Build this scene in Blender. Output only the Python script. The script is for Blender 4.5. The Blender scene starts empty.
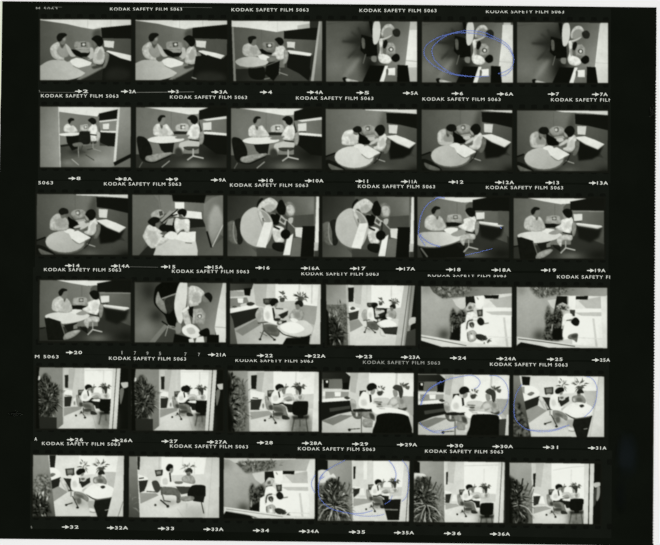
import bpy, math, random
import numpy as np
from mathutils import Vector
from mathutils.geometry import tessellate_polygon

# ------------------------------------------------------------------ scale
S = 0.396e-3                    # metres per photograph pixel (35 mm film frames are 36 mm long)
def wx(px): return (px - 330.0) * S
def wy(py): return (272.5 - py) * S
PAPER_T = 0.00028               # thickness of the photographic paper
LAYER = 3.0e-6                  # ink / emulsion layering step

scn = bpy.context.scene
COL = scn.collection

# ------------------------------------------------------------------ camera
cam_d = bpy.data.cameras.new('camera'); cam = bpy.data.objects.new('camera', cam_d)
COL.objects.link(cam)
cam_d.sensor_fit = 'HORIZONTAL'; cam_d.sensor_width = 36.0; cam_d.lens = 50.0
cam_d.clip_start = 0.01; cam_d.clip_end = 20
cam.location = (0, 0, PAPER_T + 660 * S * 50.0 / 36.0)
scn.camera = cam

# ------------------------------------------------------------------ one uniform surround: flat, even light, no lamps and no patches
world = bpy.data.worlds.new('even_light'); scn.world = world; world.use_nodes = True
world.node_tree.nodes['Background'].inputs[0].default_value = (1, 1, 1, 1)
world.node_tree.nodes['Background'].inputs[1].default_value = 1.0
vs = scn.view_settings
vs.view_transform = 'Standard'; vs.look = 'None'; vs.gamma = 1.0; vs.exposure = 0.0
vs.use_curve_mapping = False

# ------------------------------------------------------------------ materials
def lin(v):
    v = max(0.0, min(255.0, v)) / 255.0
    return v / 12.92 if v <= 0.04045 else ((v + 0.055) / 1.055) ** 2.4
def rgb(r, g, b): return (lin(r), lin(g), lin(b), 1.0)
def tone(g):                    # the slightly green-warm silver tone of the print
    g = max(8.0, min(250.0, g))
    k = min(1.0, g / 90.0)
    return (lin(g - 0.5 * k), lin(g + 1.5), lin(g - 3 - 4 * k), 1.0)

def matte(name, colour, amount=0.06, scale=900.0):
    m = bpy.data.materials.new(name); m.use_nodes = True
    nt = m.node_tree; b = nt.nodes['Principled BSDF']
    b.inputs['Roughness'].default_value = 0.9; b.inputs['Specular IOR Level'].default_value = 0.0
    tc = nt.nodes.new('ShaderNodeTexCoord'); nz = nt.nodes.new('ShaderNodeTexNoise')
    nz.inputs['Scale'].default_value = scale; nz.inputs['Detail'].default_value = 3.0
    mr = nt.nodes.new('ShaderNodeMapRange')
    mr.inputs['To Min'].default_value = 1 - amount; mr.inputs['To Max'].default_value = 1 + amount
    mx = nt.nodes.new('ShaderNodeVectorMath'); mx.operation = 'SCALE'
    nt.links.new(tc.outputs['Object'], nz.inputs['Vector']); nt.links.new(nz.outputs['Fac'], mr.inputs['Value'])
    nt.links.new(mr.outputs['Result'], mx.inputs['Scale']); nt.links.new(mx.outputs['Vector'], b.inputs['Base Color'])
    if colour is None:
        at = nt.nodes.new('ShaderNodeAttribute'); at.attribute_name = 'ink'
        nt.links.new(at.outputs['Color'], mx.inputs[0])
    else:
        mx.inputs[0].default_value = colour[:3]
    return m, nt, b
M_PRINT, _, _ = matte('silver_print', None, 0.025, 1500.0)
M_SOFT, nt, b = matte('silver_print_soft', None, 0.10, 1500.0)
at = nt.nodes.new('ShaderNodeAttribute'); at.attribute_name = 'ink'
nt.links.new(at.outputs['Alpha'], b.inputs['Alpha'])
M_BLACK, _, _ = matte('black_print', rgb(14, 17, 12), 0.25, 60.0)
M_STRIP, _, _ = matte('film_base_print', rgb(20, 23, 18), 0.2, 120.0)
M_HOLE, _, _ = matte('perforation_print', rgb(15, 17, 13), 0.2, 120.0)
M_LETTER, _, _ = matte('edge_print', rgb(214, 217, 207), 0.2, 2500.0)
M_LETTER2, _, _ = matte('edge_print_faint', rgb(150, 153, 145), 0.2, 2500.0)
M_SCRATCH, _, _ = matte('scratch_print', rgb(95, 97, 90), 0.4, 1200.0)
M_BED, _, _ = matte('backing_white', rgb(239, 239, 238), 0.01, 30.0)
M_EDGE, _, _ = matte('paper_fibre', rgb(205, 205, 196), 0.1, 900.0)
M_PEN, nt, b = matte('blue_pen', rgb(104, 128, 208), 0.04, 1800.0)
b.inputs['Alpha'].default_value = 0.5

# ------------------------------------------------------------------ builders
def link(name, me, parent=None, mat=None):
    o = bpy.data.objects.new(name, me); COL.objects.link(o)
    if parent is not None: o.parent = parent
    if mat is not None and me is not None: me.materials.append(mat)
    return o

class Sheet:
    """collects flat inked faces (photo pixels, layer height, colour) for one mesh"""
    def __init__(self): self.v = []; self.f = []; self.c = []; self.soft = False
    def poly(self, pts, z, colf):
        if len(pts) < 3: return
        tri = tessellate_polygon([[Vector((p[0], p[1], 0)) for p in pts]])
        n = len(self.v)
        for p in pts:
            self.v.append((wx(p[0]), wy(p[1]), z)); self.c.append(colf(p))
        for t in tri:
            a, b_, c = (pts[i] for i in t)
            cr = (b_[0]-a[0])*(c[1]-a[1]) - (b_[1]-a[1])*(c[0]-a[0])
            if abs(cr) < 1e-9: continue
            self.f.append(tuple(n+i for i in (t if cr < 0 else t[::-1])))
    def build(self, name, parent, mat):
        me = bpy.data.meshes.new(name); me.from_pydata(self.v, [], self.f)
        at = me.color_attributes.new('ink', 'FLOAT_COLOR', 'POINT')
        at.data.foreach_set('color', [x for c in self.c for x in c])
        me.update()
        return link(name, me, parent, mat)

def smooth(pts, n=4):
    out = []; L = len(pts)
    for i in range(L):
        p0, p1, p2, p3 = pts[i-1], pts[i], pts[(i+1) % L], pts[(i+2) % L]
        for k in range(n):
            t = k / n
            out.append(tuple(0.5*((2*p1[d]) + (-p0[d]+p2[d])*t + (2*p0[d]-5*p1[d]+4*p2[d]-p3[d])*t*t
                             + (-p0[d]+3*p1[d]-3*p2[d]+p3[d])*t**3) for d in (0, 1)))
    return out
def open_smooth(pts, n=6):
    q = [pts[0]] + list(pts) + [pts[-1]]; out = []
    for i in range(1, len(q)-2):
        p0, p1, p2, p3 = q[i-1:i+3]
        for k in range(n):
            t = k / n
            out.append(tuple(0.5*((2*p1[d]) + (-p0[d]+p2[d])*t + (2*p0[d]-5*p1[d]+4*p2[d]-p3[d])*t*t
                             + (-p0[d]+3*p1[d]-3*p2[d]+p3[d])*t**3) for d in (0, 1)))
    out.append(pts[-1]); return out
def stroke(pts, w):
    L, R = [], []
    for i, p in enumerate(pts):
        a = pts[max(0, i-1)]; c = pts[min(len(pts)-1, i+1)]
        dx, dy = c[0]-a[0], c[1]-a[1]; d = math.hypot(dx, dy) or 1.0
        nx, ny = -dy/d*w/2, dx/d*w/2
        L.append((p[0]+nx, p[1]+ny)); R.append((p[0]-nx, p[1]-ny))
    return L, R
def ellipse(cx, cy, rx, ry, n=20):
    return [(cx+rx*math.cos(2*math.pi*i/n), cy+ry*math.sin(2*math.pi*i/n)) for i in range(n)]
def clip(pts, quad):            # quad is clockwise on the page (y down)
    out = pts
    for i in range(4):
        a, b_ = quad[i], quad[(i+1) % 4]
        def side(p): return (b_[0]-a[0])*(p[1]-a[1]) - (b_[1]-a[1])*(p[0]-a[0])
        src, out = out, []
        for j, p in enumerate(src):
            q = src[j-1]; sp, sq = side(p), side(q)
            if (sp >= 0) != (sq >= 0):
                t = sq/(sq-sp); out.append((q[0]+(p[0]-q[0])*t, q[1]+(p[1]-q[1])*t))
            if sp >= 0: out.append(p)
        if not out: return []
    return out

# ------------------------------------------------------------------ the backing and the sheet
me = bpy.data.meshes.new('backing')
bx0, bx1, by0, by1, bt = -0.32, 0.32, -0.28, 0.28, -0.004
me.from_pydata([(bx0,by0,bt),(bx1,by0,bt),(bx1,by1,bt),(bx0,by1,bt),(bx0,by0,0),(bx1,by0,0),(bx1,by1,0),(bx0,by1,0)], [],
               [(3,2,1,0),(4,5,6,7),(0,1,5,4),(1,2,6,5),(2,3,7,6),(3,0,4,7)])
back = link('floor', me, None, M_BED); back['kind'] = 'structure'
back['label'] = 'plain white backing surface under the contact sheet'

sheet = bpy.data.objects.new('contact_sheet', None); COL.objects.link(sheet)
sheet.empty_display_size = 0.02
sheet['label'] = 'black photographic contact sheet with six rows of small office pictures'
sheet['category'] = 'contact sheet'

# paper body: slightly turned, right-hand edge cut with a scalloped trimmer
random.seed(4)
outline = [(2.2, 1.2), (120, 2.2), (250, 3.3), (420, 4.9), (560, 6.3), (656.6, 7.4)]
y = 12.0
while y < 543:
    t = (y - 7.4) / (544 - 7.4)
    x = 656.6 + (653.2 - 656.6) * t
    amp = 0.15 if y < 80 else 0.85
    outline.append((x - amp + random.uniform(-.1, .1), y)); outline.append((x + amp * 0.6, y + 1.4))
    y += 2.9
outline += [(653.0, 546.8), (590, 545.2), (520, 544.2), (440, 543.3), (300, 541.7), (150, 540.2), (-3.5, 538.8), (-2.5, 300), (0.2, 130)]
n = len(outline)
tri = tessellate_polygon([[Vector((p[0], p[1], 0)) for p in outline]])
vv = [(wx(p[0]), wy(p[1]), PAPER_T) for p in outline] + [(wx(p[0]), wy(p[1]), 1e-5) for p in outline]
ff = []
for t in tri:
    a, b_, c = (outline[i] for i in t)
    cr = (b_[0]-a[0])*(c[1]-a[1]) - (b_[1]-a[1])*(c[0]-a[0])
    if abs(cr) < 1e-9: continue
    t = tuple(t if cr < 0 else t[::-1]); ff.append(t); ff.append(tuple(n+i for i in t[::-1]))
ntop = len(ff)
for i in range(n): ff.append((i, (i+1) % n, n+(i+1) % n, n+i))
me = bpy.data.meshes.new('paper'); me.from_pydata(vv, [], ff); me.update()
paper = link('paper', me, sheet, M_BLACK); me.materials.append(M_EDGE)
for i, p in enumerate(me.polygons):
    if i >= ntop: p.material_index = 1
# thin bare rim of the paper along its left edge
s = Sheet(); cr = rgb(222, 224, 205)
s.poly([(0.6, 1.0), (2.3, 1.2), (0.9, 95), (-0.4, 125), (-2, 125)], PAPER_T + 2e-6, lambda p: cr)
s.build('bare_rim', sheet, M_PRINT)
# faint soft-edged blotches, slightly lighter than the black margin
def soft(s, cx, cy, rx, ry, z, col, alpha, quad=None, n=18):
    rings = [(0.0, alpha), (0.45, alpha*0.78), (0.75, alpha*0.3), (1.0, 0.0)]
    prev = None
    for r, a in rings:
        ring = ellipse(cx, cy, max(rx*r, 1e-3), max(ry*r, 1e-3), n)
        if prev:
            for i in range(n):
                q = [(prev[0][i], prev[1]), (prev[0][(i+1) % n], prev[1]), (ring[(i+1) % n], a), (ring[i], a)]
                if quad:
                    c = clip([k[0] for k in q], quad)
                    if len(c) < 3: continue
                    def cf(p):
                        d = math.hypot((p[0]-cx)/rx, (p[1]-cy)/ry)
                        for (r0, a0), (r1, a1) in zip(rings, rings[1:]):
                            if d <= r1: return col[:3] + (a0+(a1-a0)*(d-r0)/(r1-r0),)
                        return col[:3] + (0.0,)
                    s.poly(c, z, cf)
                else:
                    m = {k[0]: k[1] for k in q}
                    s.poly([k[0] for k in q], z, lambda p: col[:3] + (m[p],))
        prev = (ring, a)
for cx, cy, rx, ry, col, al in ((627, 455, 13, 27, rgb(22, 27, 28), 0.8), (652, 112, 4, 7, rgb(34, 36, 32), 0.5),
                                (621, 496, 7, 20, rgb(19, 23, 23), 0.5), (15, 414, 9, 3, rgb(30, 32, 28), 0.6)):
    s = Sheet(); soft(s, cx, cy, rx, ry, PAPER_T + 2e-6, col, al); s.build('blotch', sheet, M_SOFT)['label'] = 'faint pale smudge on the black margin'

# ------------------------------------------------------------------ film strips
ROWS = [  # x left, y top at left, x right, y top at right, height
    (38.5, 5.2, 611, 8.6, 87.6), (38.5, 93.0, 611, 96.4, 86.6), (35.5, 180.6, 609, 184.8, 86.6),
    (33.0, 267.2, 610, 274.0, 86.4), (33.5, 354.0, 609, 362.2, 86.6), (30.5, 441.0, 612, 450.6, 87.6)]
strips = []
for r, (xa, ya, xb, yb, hh) in enumerate(ROWS):
    s = Sheet(); c = (0, 0, 0, 1)
    s.poly([(xa, ya), (xb, yb), (xb-0.6, yb+hh), (xa-0.6, ya+hh)], PAPER_T + 4e-6, lambda p: c)
    st = s.build('film_strip', sheet, M_STRIP); strips.append(st)
    st['label'] = ['top', 'second', 'third', 'fourth', 'fifth', 'bottom'][r] + ' printed film strip of six frames with white edge lettering'
    h = Sheet()
    for base in (11.5, hh - 11.6):
        x = xa + 3
        while x < xb - 4:
            yy = ya + (yb-ya)*(x-xa)/(xb-xa) + base
            h.poly(smooth([(x, yy-2.5), (x+2.6, yy-2.9), (x+5.2, yy-2.5), (x+5.5, yy), (x+5.2, yy+2.5), (x+2.6, yy+2.9), (x, yy+2.5), (x-.3, yy)], 2),
                   PAPER_T + 7e-6, lambda p: c)
            x += 11.95
    ho = h.build('perforation_row', st, M_HOLE); ho['kind'] = 'stuff'
    ho['label'] = 'dark film perforations'

# ---- lettering along the film edges
fcache = {}
def text_mesh(body):
    bold = 0.022 if len(body) < 4 else 0.008
    if body in fcache: return fcache[body]
    cu = bpy.data.curves.new('lettering', 'FONT'); cu.body = body; cu.size = 1.0; cu.offset = bold
    cu.space_character = 1.24; cu.resolution_u = 3
    ob = bpy.data.objects.new('lettering', cu); COL.objects.link(ob)
    me = bpy.data.meshes.new_from_object(ob)
    v = [tuple(p.co) for p in me.vertices]; f = [tuple(p.vertices) for p in me.polygons]
    bpy.data.objects.remove(ob); bpy.data.curves.remove(cu); bpy.data.meshes.remove(me)
    x0 = min(p[0] for p in v); x1 = max(p[0] for p in v); y1 = max(p[1] for p in v); y0 = min(p[1] for p in v)
    v = [((p[0]-x0)/(x1-x0), (p[1]-y0)/(y1-y0)) for p in v]
    fcache[body] = (v, f); return fcache[body]
def write(row, name, body, xa, xb, yc, cap=3.2, slope=0.0, mat=None, arrow=False, lo=0.0, hi=1.0, clipx=None, label=None):
    v, f = text_mesh(body); vv = []; ff = []
    z = PAPER_T + 1.2e-5
    xs = xa
    if arrow:
        L = 8.0; ym = yc
        a = [(xa, ym-.45), (xa+3.4, ym-.55), (xa+3.2, ym-1.9), (xa+L-.6, ym), (xa+3.2, ym+1.9), (xa+3.4, ym+.55), (xa, ym+.45)]
        sh = Sheet(); sh.poly(a, z, lambda p: (0, 0, 0, 1)); vv += sh.v; ff += sh.f; xs = xa + L
    b0 = len(vv)
    for p in v:
        x = xs + (xb-xs)*p[0]; ty = min(hi, max(lo, p[1])); y = yc + cap/2 - cap*ty + slope*(x-xa)
        if clipx is not None: x = min(x, clipx)
        vv.append((wx(x), wy(y), z))
    ff += [tuple(b0+i for i in t) for t in f]
    me = bpy.data.meshes.new(name); me.from_pydata(vv, [], ff); me.update()
    o = link(name, me, strips[row], mat or M_LETTER); o['label'] = label or ('white printed edge lettering' if not arrow else 'white printed frame number with arrow')
    return o
FULL = 'KODAK SAFETY FILM 5063'
def line(row, spans, slope):
    for sp in spans:
        body, xa, xb, yc = sp[:4]; kw = sp[4] if len(sp) > 4 else {}
        write(row, 'edge_lettering', body, xa, xb, yc, slope=slope, **kw)
F2 = dict(mat=M_LETTER2)
line(0, [('M 5063', 36, 57.5, 8.6, dict(mat=M_LETTER2, lo=.35)), (FULL, 110, 182, 9.1, dict(lo=.12)), (FULL, 231.5, 308.5, 9.7, {}),
         (FULL, 359.5, 436.5, 10.4, {}), (FULL, 486, 564, 11.5, dict(hi=.8))], 0.003)
line(1, [(FULL, 41, 118.3, 95.7), (FULL, 170, 247, 97), (FULL, 296, 373.3, 98), (FULL, 422.5, 500.5, 99), (FULL, 551, 628, 99.7, dict(clipx=610))], 0.005)
line(2, [('5063', 38.3, 53, 182.7), (FULL, 104, 181, 183.8), (FULL, 230, 308, 185), (FULL, 358, 435, 186.3), (FULL, 486, 563, 187.4)], 0.005)
line(3, [(FULL, 44, 121, 269.5), (FULL, 172, 249, 271.2), (FULL, 301.5, 378.5, 273.6, dict(hi=.85)), (FULL, 428, 506, 275.0, dict(hi=.6)), (FULL, 557, 634, 276.8, dict(clipx=610))], 0.006)
line(4, [('M 5063', 35, 58.5, 356.5), (FULL, 109, 186, 358.2), (FULL, 235.5, 313, 360.2, dict(hi=.8)), (FULL, 363, 440, 362.2, dict(mat=M_LETTER2)), (FULL, 490, 567.5, 364.2)], 0.01)
line(5, [('A', 34.5, 37, 438.9), (FULL, 42, 120, 443.4), (FULL, 170, 248, 446.0), (FULL, 298, 375, 448.6), (FULL, 425, 503, 451.1)], 0.01)
NUM = {
 0: [('2',75,88,91.3),('2A',121,136,91.5),('3',168,178.5,91.6),('3A',211.5,227.5,92),('4',260,272,92.2),('4A',307,323,92.3),('5',356.5,369,92.7),('5A',403,418,93.1),('6',451.7,463,93.5),('6A',497,513.3,94),('7',548,559,94.1),('7A',592,607.7,94.4)],
 1: [('8',68.5,80.5,178.4),('8A',115.5,132,179),('9',166,178,179.4),('9A',211,226,180),('10',258.5,273,180.5),('10A',305,323.5,180.8),('11',355.5,368,181.2),('11A',401,417,181.6),('12',448.7,463.3,182),('12A',495,514,182.4),('13',545.5,559,182.7),('13A',589,608,183)],
 2: [('14',65,79.5,265.6),('14A',111,129.5,266),('15',161,175.3,266.8),('15A',204.5,223,267.2),('16',255.5,269.5,267.8),('16A',301,319.5,268.2),('17',350,365.5,268.5),('17A',396,415,268.9),('18',446,460.5,269.6),('18A',491.5,511,270),('19',541,556,270.2),('19A',587,605.5,270.5)],
 3: [('20',66,82,352.5),('21A',208,226,354.7),('22',257,272.7,355.6),('22A',305,325.5,356),('23',356,372,356.6),('23A',401,420,357.2),('24',450,466,358),('24A',496.5,516,358.7),('25',547,562.5,359.3),('25A',592,610,360)],
 4: [('26',67,83,439.7),('26A',112,132.5,440.4),('27',161.5,177.5,441.3),('27A',207,227,442),('28',257,272.7,442.7),('28A',302,322,443.2),('29',352,368,444),('29A',397,417,444.7),('30',447,463,445.7),('30A',492.5,513,446.5),('31',543,558,447.3),('31A',588,606.5,448)],
 5: [('32',62,78.5,527),('32A',107,128,527.8),('33',158,174,528.5),('33A',203.5,223.5,529.3),('34',253,269,530.5),('34A',299,319,531.3),('35',349,365,532),('35A',394,414,532.7),('36',444,461,533.4),('36A',490,510,534)],
}
for r, L in NUM.items():
    for body, xa, xb, yc in L:
        write(r, 'frame_number', body, xa, xb, yc, cap=3.3, arrow=True)
for ch, x in (('1', 121.5), ('7', 134), ('9', 146.5), ('5', 159), ('7', 184.5), ('7', 198)):
    write(3, 'edge_digit', ch, x, x+(0.9 if ch == '1' else 2.0), 352.6 + (x-121)*0.025, cap=3.4, mat=M_LETTER2, label='small grey printed digit')
def scratch(row, pts, w):
    s = Sheet(); L, R = stroke(pts, w); s.poly(L + R[::-1], PAPER_T + 1.0e-5, lambda p: (0, 0, 0, 1))
    s.build('scratch_line', strips[row], M_SCRATCH)['label'] = 'thin grey line along the film edge'
scratch(0, [(39, 92.2), (75, 92.4)], 0.4); scratch(0, [(136, 92.4), (165, 92.2), (194, 91.8)], 0.7); scratch(0, [(39.2, 90), (40, 92.4)], 0.8)
scratch(0, [(52, 6.9), (62, 7.2)], 0.4); scratch(0, [(170, 7.2), (212, 7.7)], 0.35)
scratch(2, [(128, 266.7), (158, 267.2)], 0.35); scratch(5, [(31.2, 526), (31.8, 528.5)], 1.2)

# ------------------------------------------------------------------ the pictures
# one line per printed shape:  id  tone  mode  numbers   ('+' continues the id above)
# modes: p polygon, s smooth outline, e ellipse, l<w> line, b soft patch, k blades, n<size> busy texture.  Units: 0.15 photo pixel from the frame's origin
NAMES = {
 'man': ('person', 'seated person with short dark hair in a light shirt'),
 'woman': ('person', 'seated person with dark curly hair in a light blouse'),
 'ceil': ('ceiling', 'bright ceiling'), 'wall': ('wall_panel', None), 'rwall': ('wall_panel', 'wall behind the worktop'),
 'cab': ('overhead_cabinet', 'black overhead cabinet'), 'note': ('pinned_notice', 'white notice pinned to the wall'),
 'count': ('worktop', 'white worktop along the wall'), 'under': ('shaded_recess', 'dark space below the worktop'), 'mon': ('monitor', 'desktop computer monitor'),  # 'under' prints the shade below the worktop as a dark tone
 'desk': ('desk', None), 'table': ('round_table', 'pale round table'), 'paper': ('papers', 'white papers on the table'),
 'fchair': ('chair', 'dark empty chair at the near side of the table'), 'mchair': ('office_chair', 'office chair on castors'),
 'wchair': ('office_chair', 'office chair on castors'), 'floor': ('carpet', None), 'lpart': ('partition', 'partition on the near side'),
 'rpart': ('partition', None), 'win': ('window', 'bright window'), 'ped': ('table_pedestal', None), 'shade': ('printed_shading', None),  # 'shade' puts soft shadows and pools of light into the printed tone
 'post': ('door_frame', 'pale door frame'), 'bigplant': ('foliage_plant', 'leafy plant in the foreground'), 'plant': ('potted_plant', None),
 'plantb': ('potted_plant', None), 'phone': ('telephone', None), 'low': ('window_wall', None), 'ledge': ('ledge', 'white ledge'), 'band': ('planter_wall', None),
 'box': ('planter_box', None), 'dark': ('dark_margin', None), 'bag': ('bag', None), 'shrub': ('foliage_plant', None), 'bin': ('waste_bin', None),
 'room': ('far_room', None), 'kick': ('baseboard_strip', None), 'seatd': ('chair', 'dark chair'),
}
FR = {}
def moved(sh, dx, dy, sc):
    i, t, m, nums = sh
    if (dx, dy, sc) == (0.0, 0.0, 1.0): return sh
    if '@' in t:
        g, q = t.split('@'); q = [float(k) for k in q.split(',')]
        t = g + '@' + ','.join(str(q[k]*sc + (dx, dy)[k % 2]) for k in range(4))
    if m[0] in 'eb': nn = [nums[0]*sc+dx, nums[1]*sc+dy, nums[2]*sc, nums[3]*sc] + nums[4:]
    elif m[0] == 'k': nn = nums[:2] + [nums[2]*sc+dx, nums[3]*sc+dy, nums[4]*sc, nums[5]*sc, nums[6]*sc, nums[7]*sc] + nums[8:]
    else: nn = [nums[k]*sc + (dx, dy)[k % 2] for k in range(len(nums))]
    if m[0] == 'l':
        w, *f = m[1:].split('~'); m = 'l%g' % (float(w)*sc) + ('~' + f[0] if f else '')
    return (i, t, m, nn)
def parse(txt):
    out = []; last = None; mp = (0.0, 0.0, 1.0)
    for ln in txt.strip().splitlines():
        w = ln.split()
        if not w: continue
        if w[0] == 'use':       # use frame dx dy scale ids...
            src, dx, dy, sc = int(w[1]), float(w[2]), float(w[3]), float(w[4]); ids = w[5:]
            neg = ids and ids[0].startswith('-')
            skip = {i.lstrip('-') for i in ids} if neg else set()
            for (i, t, m, nums) in FR[src]['shapes']:
                if (neg and i in skip) or (ids and not neg and i not in ids): continue
                out.append(moved((i, t, m, nums), dx, dy, sc))
            continue
        if w[0] == 'map': mp = tuple(float(k) for k in w[1:4]); continue
        i = last if w[0] == '+' else w[0]; last = i
        out.append(moved((i, w[1], w[2], [float(k) for k in w[3:]]), *mp))
    return out
def frame(key, row, ox, oy, quad, base, label, txt):
    q = quad; FR[key] = dict(row=row, o=(ox, oy), quad=[(q[0], q[1]), (q[2], q[3]), (q[4], q[5]), (q[6], q[7])], base=base, label=label, shapes=parse(txt))

frame(2, 0, 36, 16, (28,22,634,25,634,428,28,427), 34, 'printed frame 2, two seated people reading papers, large table edge', '''
ceil 222 p 28 20 700 20 700 54 634 60 560 68 440 80 385 89 300 76 200 53 60 33 28 30
+ 190 l4 500 25 498 72
+ 185 l3 345 25 345 80
wall 76>112@28,250,360,110 p -10 22 60 32 200 52 300 75 390 90 440 80 440 200 400 330 200 440 -10 440
+ 70 p~8 376 112 395 92 436 82 440 210 385 215
rwall 82>70@440,150,640,260 p 440 145 700 150 700 300 470 240 440 230
cab 18 p 434 78 560 66 634 59 700 52 700 152 440 148
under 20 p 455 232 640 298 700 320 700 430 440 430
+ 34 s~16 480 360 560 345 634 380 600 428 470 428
count 226 p 466 236 480 230 560 246 640 264 640 302 560 280
note 212 p 452 163 522 168 516 216 456 205
+ 75 s 452 204 470 210 512 212 506 226 480 230 460 220
mon 138 s 256 178 285 168 345 172 364 185 368 225 340 236 270 232 256 210
+ 165 l5 262 216 350 218
+ 60 p 298 178 332 175 334 202 302 206
+ 215 e 318 190 8 6
desk 15 p 230 222 262 224 300 240 372 238 375 275 320 285 260 262
+ 150 p 275 226 358 230 352 246 300 244
table 172>188@60,330,220,420 s -40 380 28 332 75 303 130 292 240 304 300 330 335 365 300 402 230 424 120 434 -30 430
+ 128 p 268 345 360 320 440 335 440 352 350 400 300 424 270 424 330 380
+ 85 l6 300 422 350 400 445 348
paper 226 p 222 296 268 278 310 285 372 310 362 328 285 346 245 328
+ 130 l5 245 330 285 348 362 330
wchair 118 s 450 240 485 250 486 285 470 330 455 348 440 345 458 300
map 53.3 80 0.6667
man 184 s 140 140 85 168 60 210 73 270 110 308 190 327 225 305 165 282 132 230 165 180
+ 146 s~4 150 182 195 168 240 190 248 260 218 296 160 282 132 232
+ 180 s 212 158 255 192 288 250 318 280 275 288 245 252
+ 72 s~2 160 158 202 165 186 202 168 190
+ 112 s 172 105 216 84 220 120 202 158 178 168 163 140
+ 150 s~3 190 105 212 98 212 120 196 128
+ 20 s 126 92 150 55 205 50 230 70 206 90 188 106 170 132 140 132
+ 92 s 198 306 240 288 268 320 230 337
woman 190 s 520 200 570 178 602 220 607 300 582 362 500 352 488 300 498 250
+ 160 s~4 530 230 570 215 590 270 570 320 530 310
+ 236 l8~2 560 190 530 250
+ 182 s 460 198 492 208 494 290 450 317 428 292 456 258
+ 95 s~2 375 296 430 288 458 312
+ 60 s~3 480 385 560 370 590 385 500 410
+ 108 s 486 118 512 128 527 165 510 192 494 166
+ 16 s 474 108 520 74 570 86 594 130 582 172 550 188 520 152 500 132
map 0 0 1
''')
frame(3, 0, 132, 17, (24,20,634,24,632,424,24,420), 32, 'printed frame 3, two seated people reading papers, table and worktop end', '''
use 2 -27 -7 1
cab 18 p 402 74 560 58 634 50 634 150 590 148 404 142
under 20 p 425 262 634 240 634 424 400 424
rwall 76 p 560 145 634 150 634 250 605 280 600 255 560 240
count 226 p 440 228 470 222 560 240 618 256 592 280 530 262
fchair 40 s~14 440 380 520 365 620 390 610 430 420 430
+ 170 l6 398 402 430 412
+ 120 l5 285 415 292 385
''')
frame(4, 0, 227, 18, (30,18,634,22,632,420,44,420), 44, 'printed frame 4, two seated people at the table seen between partitions', '''
floor 40>58@200,330,300,420 p 50 330 400 300 600 420 50 420
ceil 228 p 30 18 552 20 552 66 470 76 380 94 330 94 200 74 60 60 30 58
+ 185 p 470 50 552 36 552 66 470 76
+ 200 l3 335 20 338 90
wall 80>110@40,200,350,120 p 30 58 120 64 230 78 330 94 385 84 385 330 60 340 40 340
+ 80 l3 230 80 230 160
lpart 132 p 30 60 44 60 60 420 44 420
cab 20 p 380 86 560 66 612 66 600 147 380 138
rwall 98>78@390,150,600,200 p 378 138 594 148 575 250 378 215
note 215 p 400 158 454 160 450 206 402 202
+ 70 s 402 198 445 200 440 213 405 211
count 230 p 402 218 412 214 490 224 565 236 558 252 520 254 420 238
under 20 p 400 238 440 240 560 256 552 330 560 360 545 420 480 370 400 330
rpart 145>112@590,60,630,300 p 614 22 636 22 636 424 560 424 590 250
+ 178 p 612 22 624 22 578 424 558 424
mon 128 s 236 172 250 162 310 160 320 176 318 212 280 222 245 216
+ 65 p 262 170 300 170 300 196 264 198
+ 228 e 284 183 9 7
desk 15 p 208 210 235 206 268 226 300 232 300 246 240 242
man 176 s 142 168 112 182 102 210 110 245 150 260 200 256 228 238 212 205 195 180 175 182
+ 140 s 150 195 185 195 205 225 190 245 160 235
+ 108 s 160 140 192 138 196 165 182 184 164 178
+ 22 s 140 132 165 120 192 124 194 138 174 146 162 170 148 168
woman 205 s 345 186 378 188 392 220 385 265 350 280 330 270 325 255 296 248 320 222 325 195
+ 98 s 322 158 335 165 344 188 330 190
+ 18 s 318 142 345 128 370 138 378 165 362 184 345 178 334 162
wchair 150 s 380 215 405 222 408 262 395 300 370 305 380 260
+ 155 l6 345 362 405 382
+ 120 l5 352 335 350 378
+ 150 l5 248 408 298 398
ped 18 s 150 325 240 320 252 400 200 412 150 390
+ 16 p 262 300 352 285 345 372 310 420 255 375
table 176>190@90,280,200,320 s 55 292 88 268 150 258 220 264 275 290 250 314 165 328 90 320
+ 110 l5 80 320 165 332 250 320 345 285
paper 226 p 203 252 240 240 285 260 262 282 225 276
+ 120 s 265 272 300 262 330 270 300 288
''')
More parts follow.
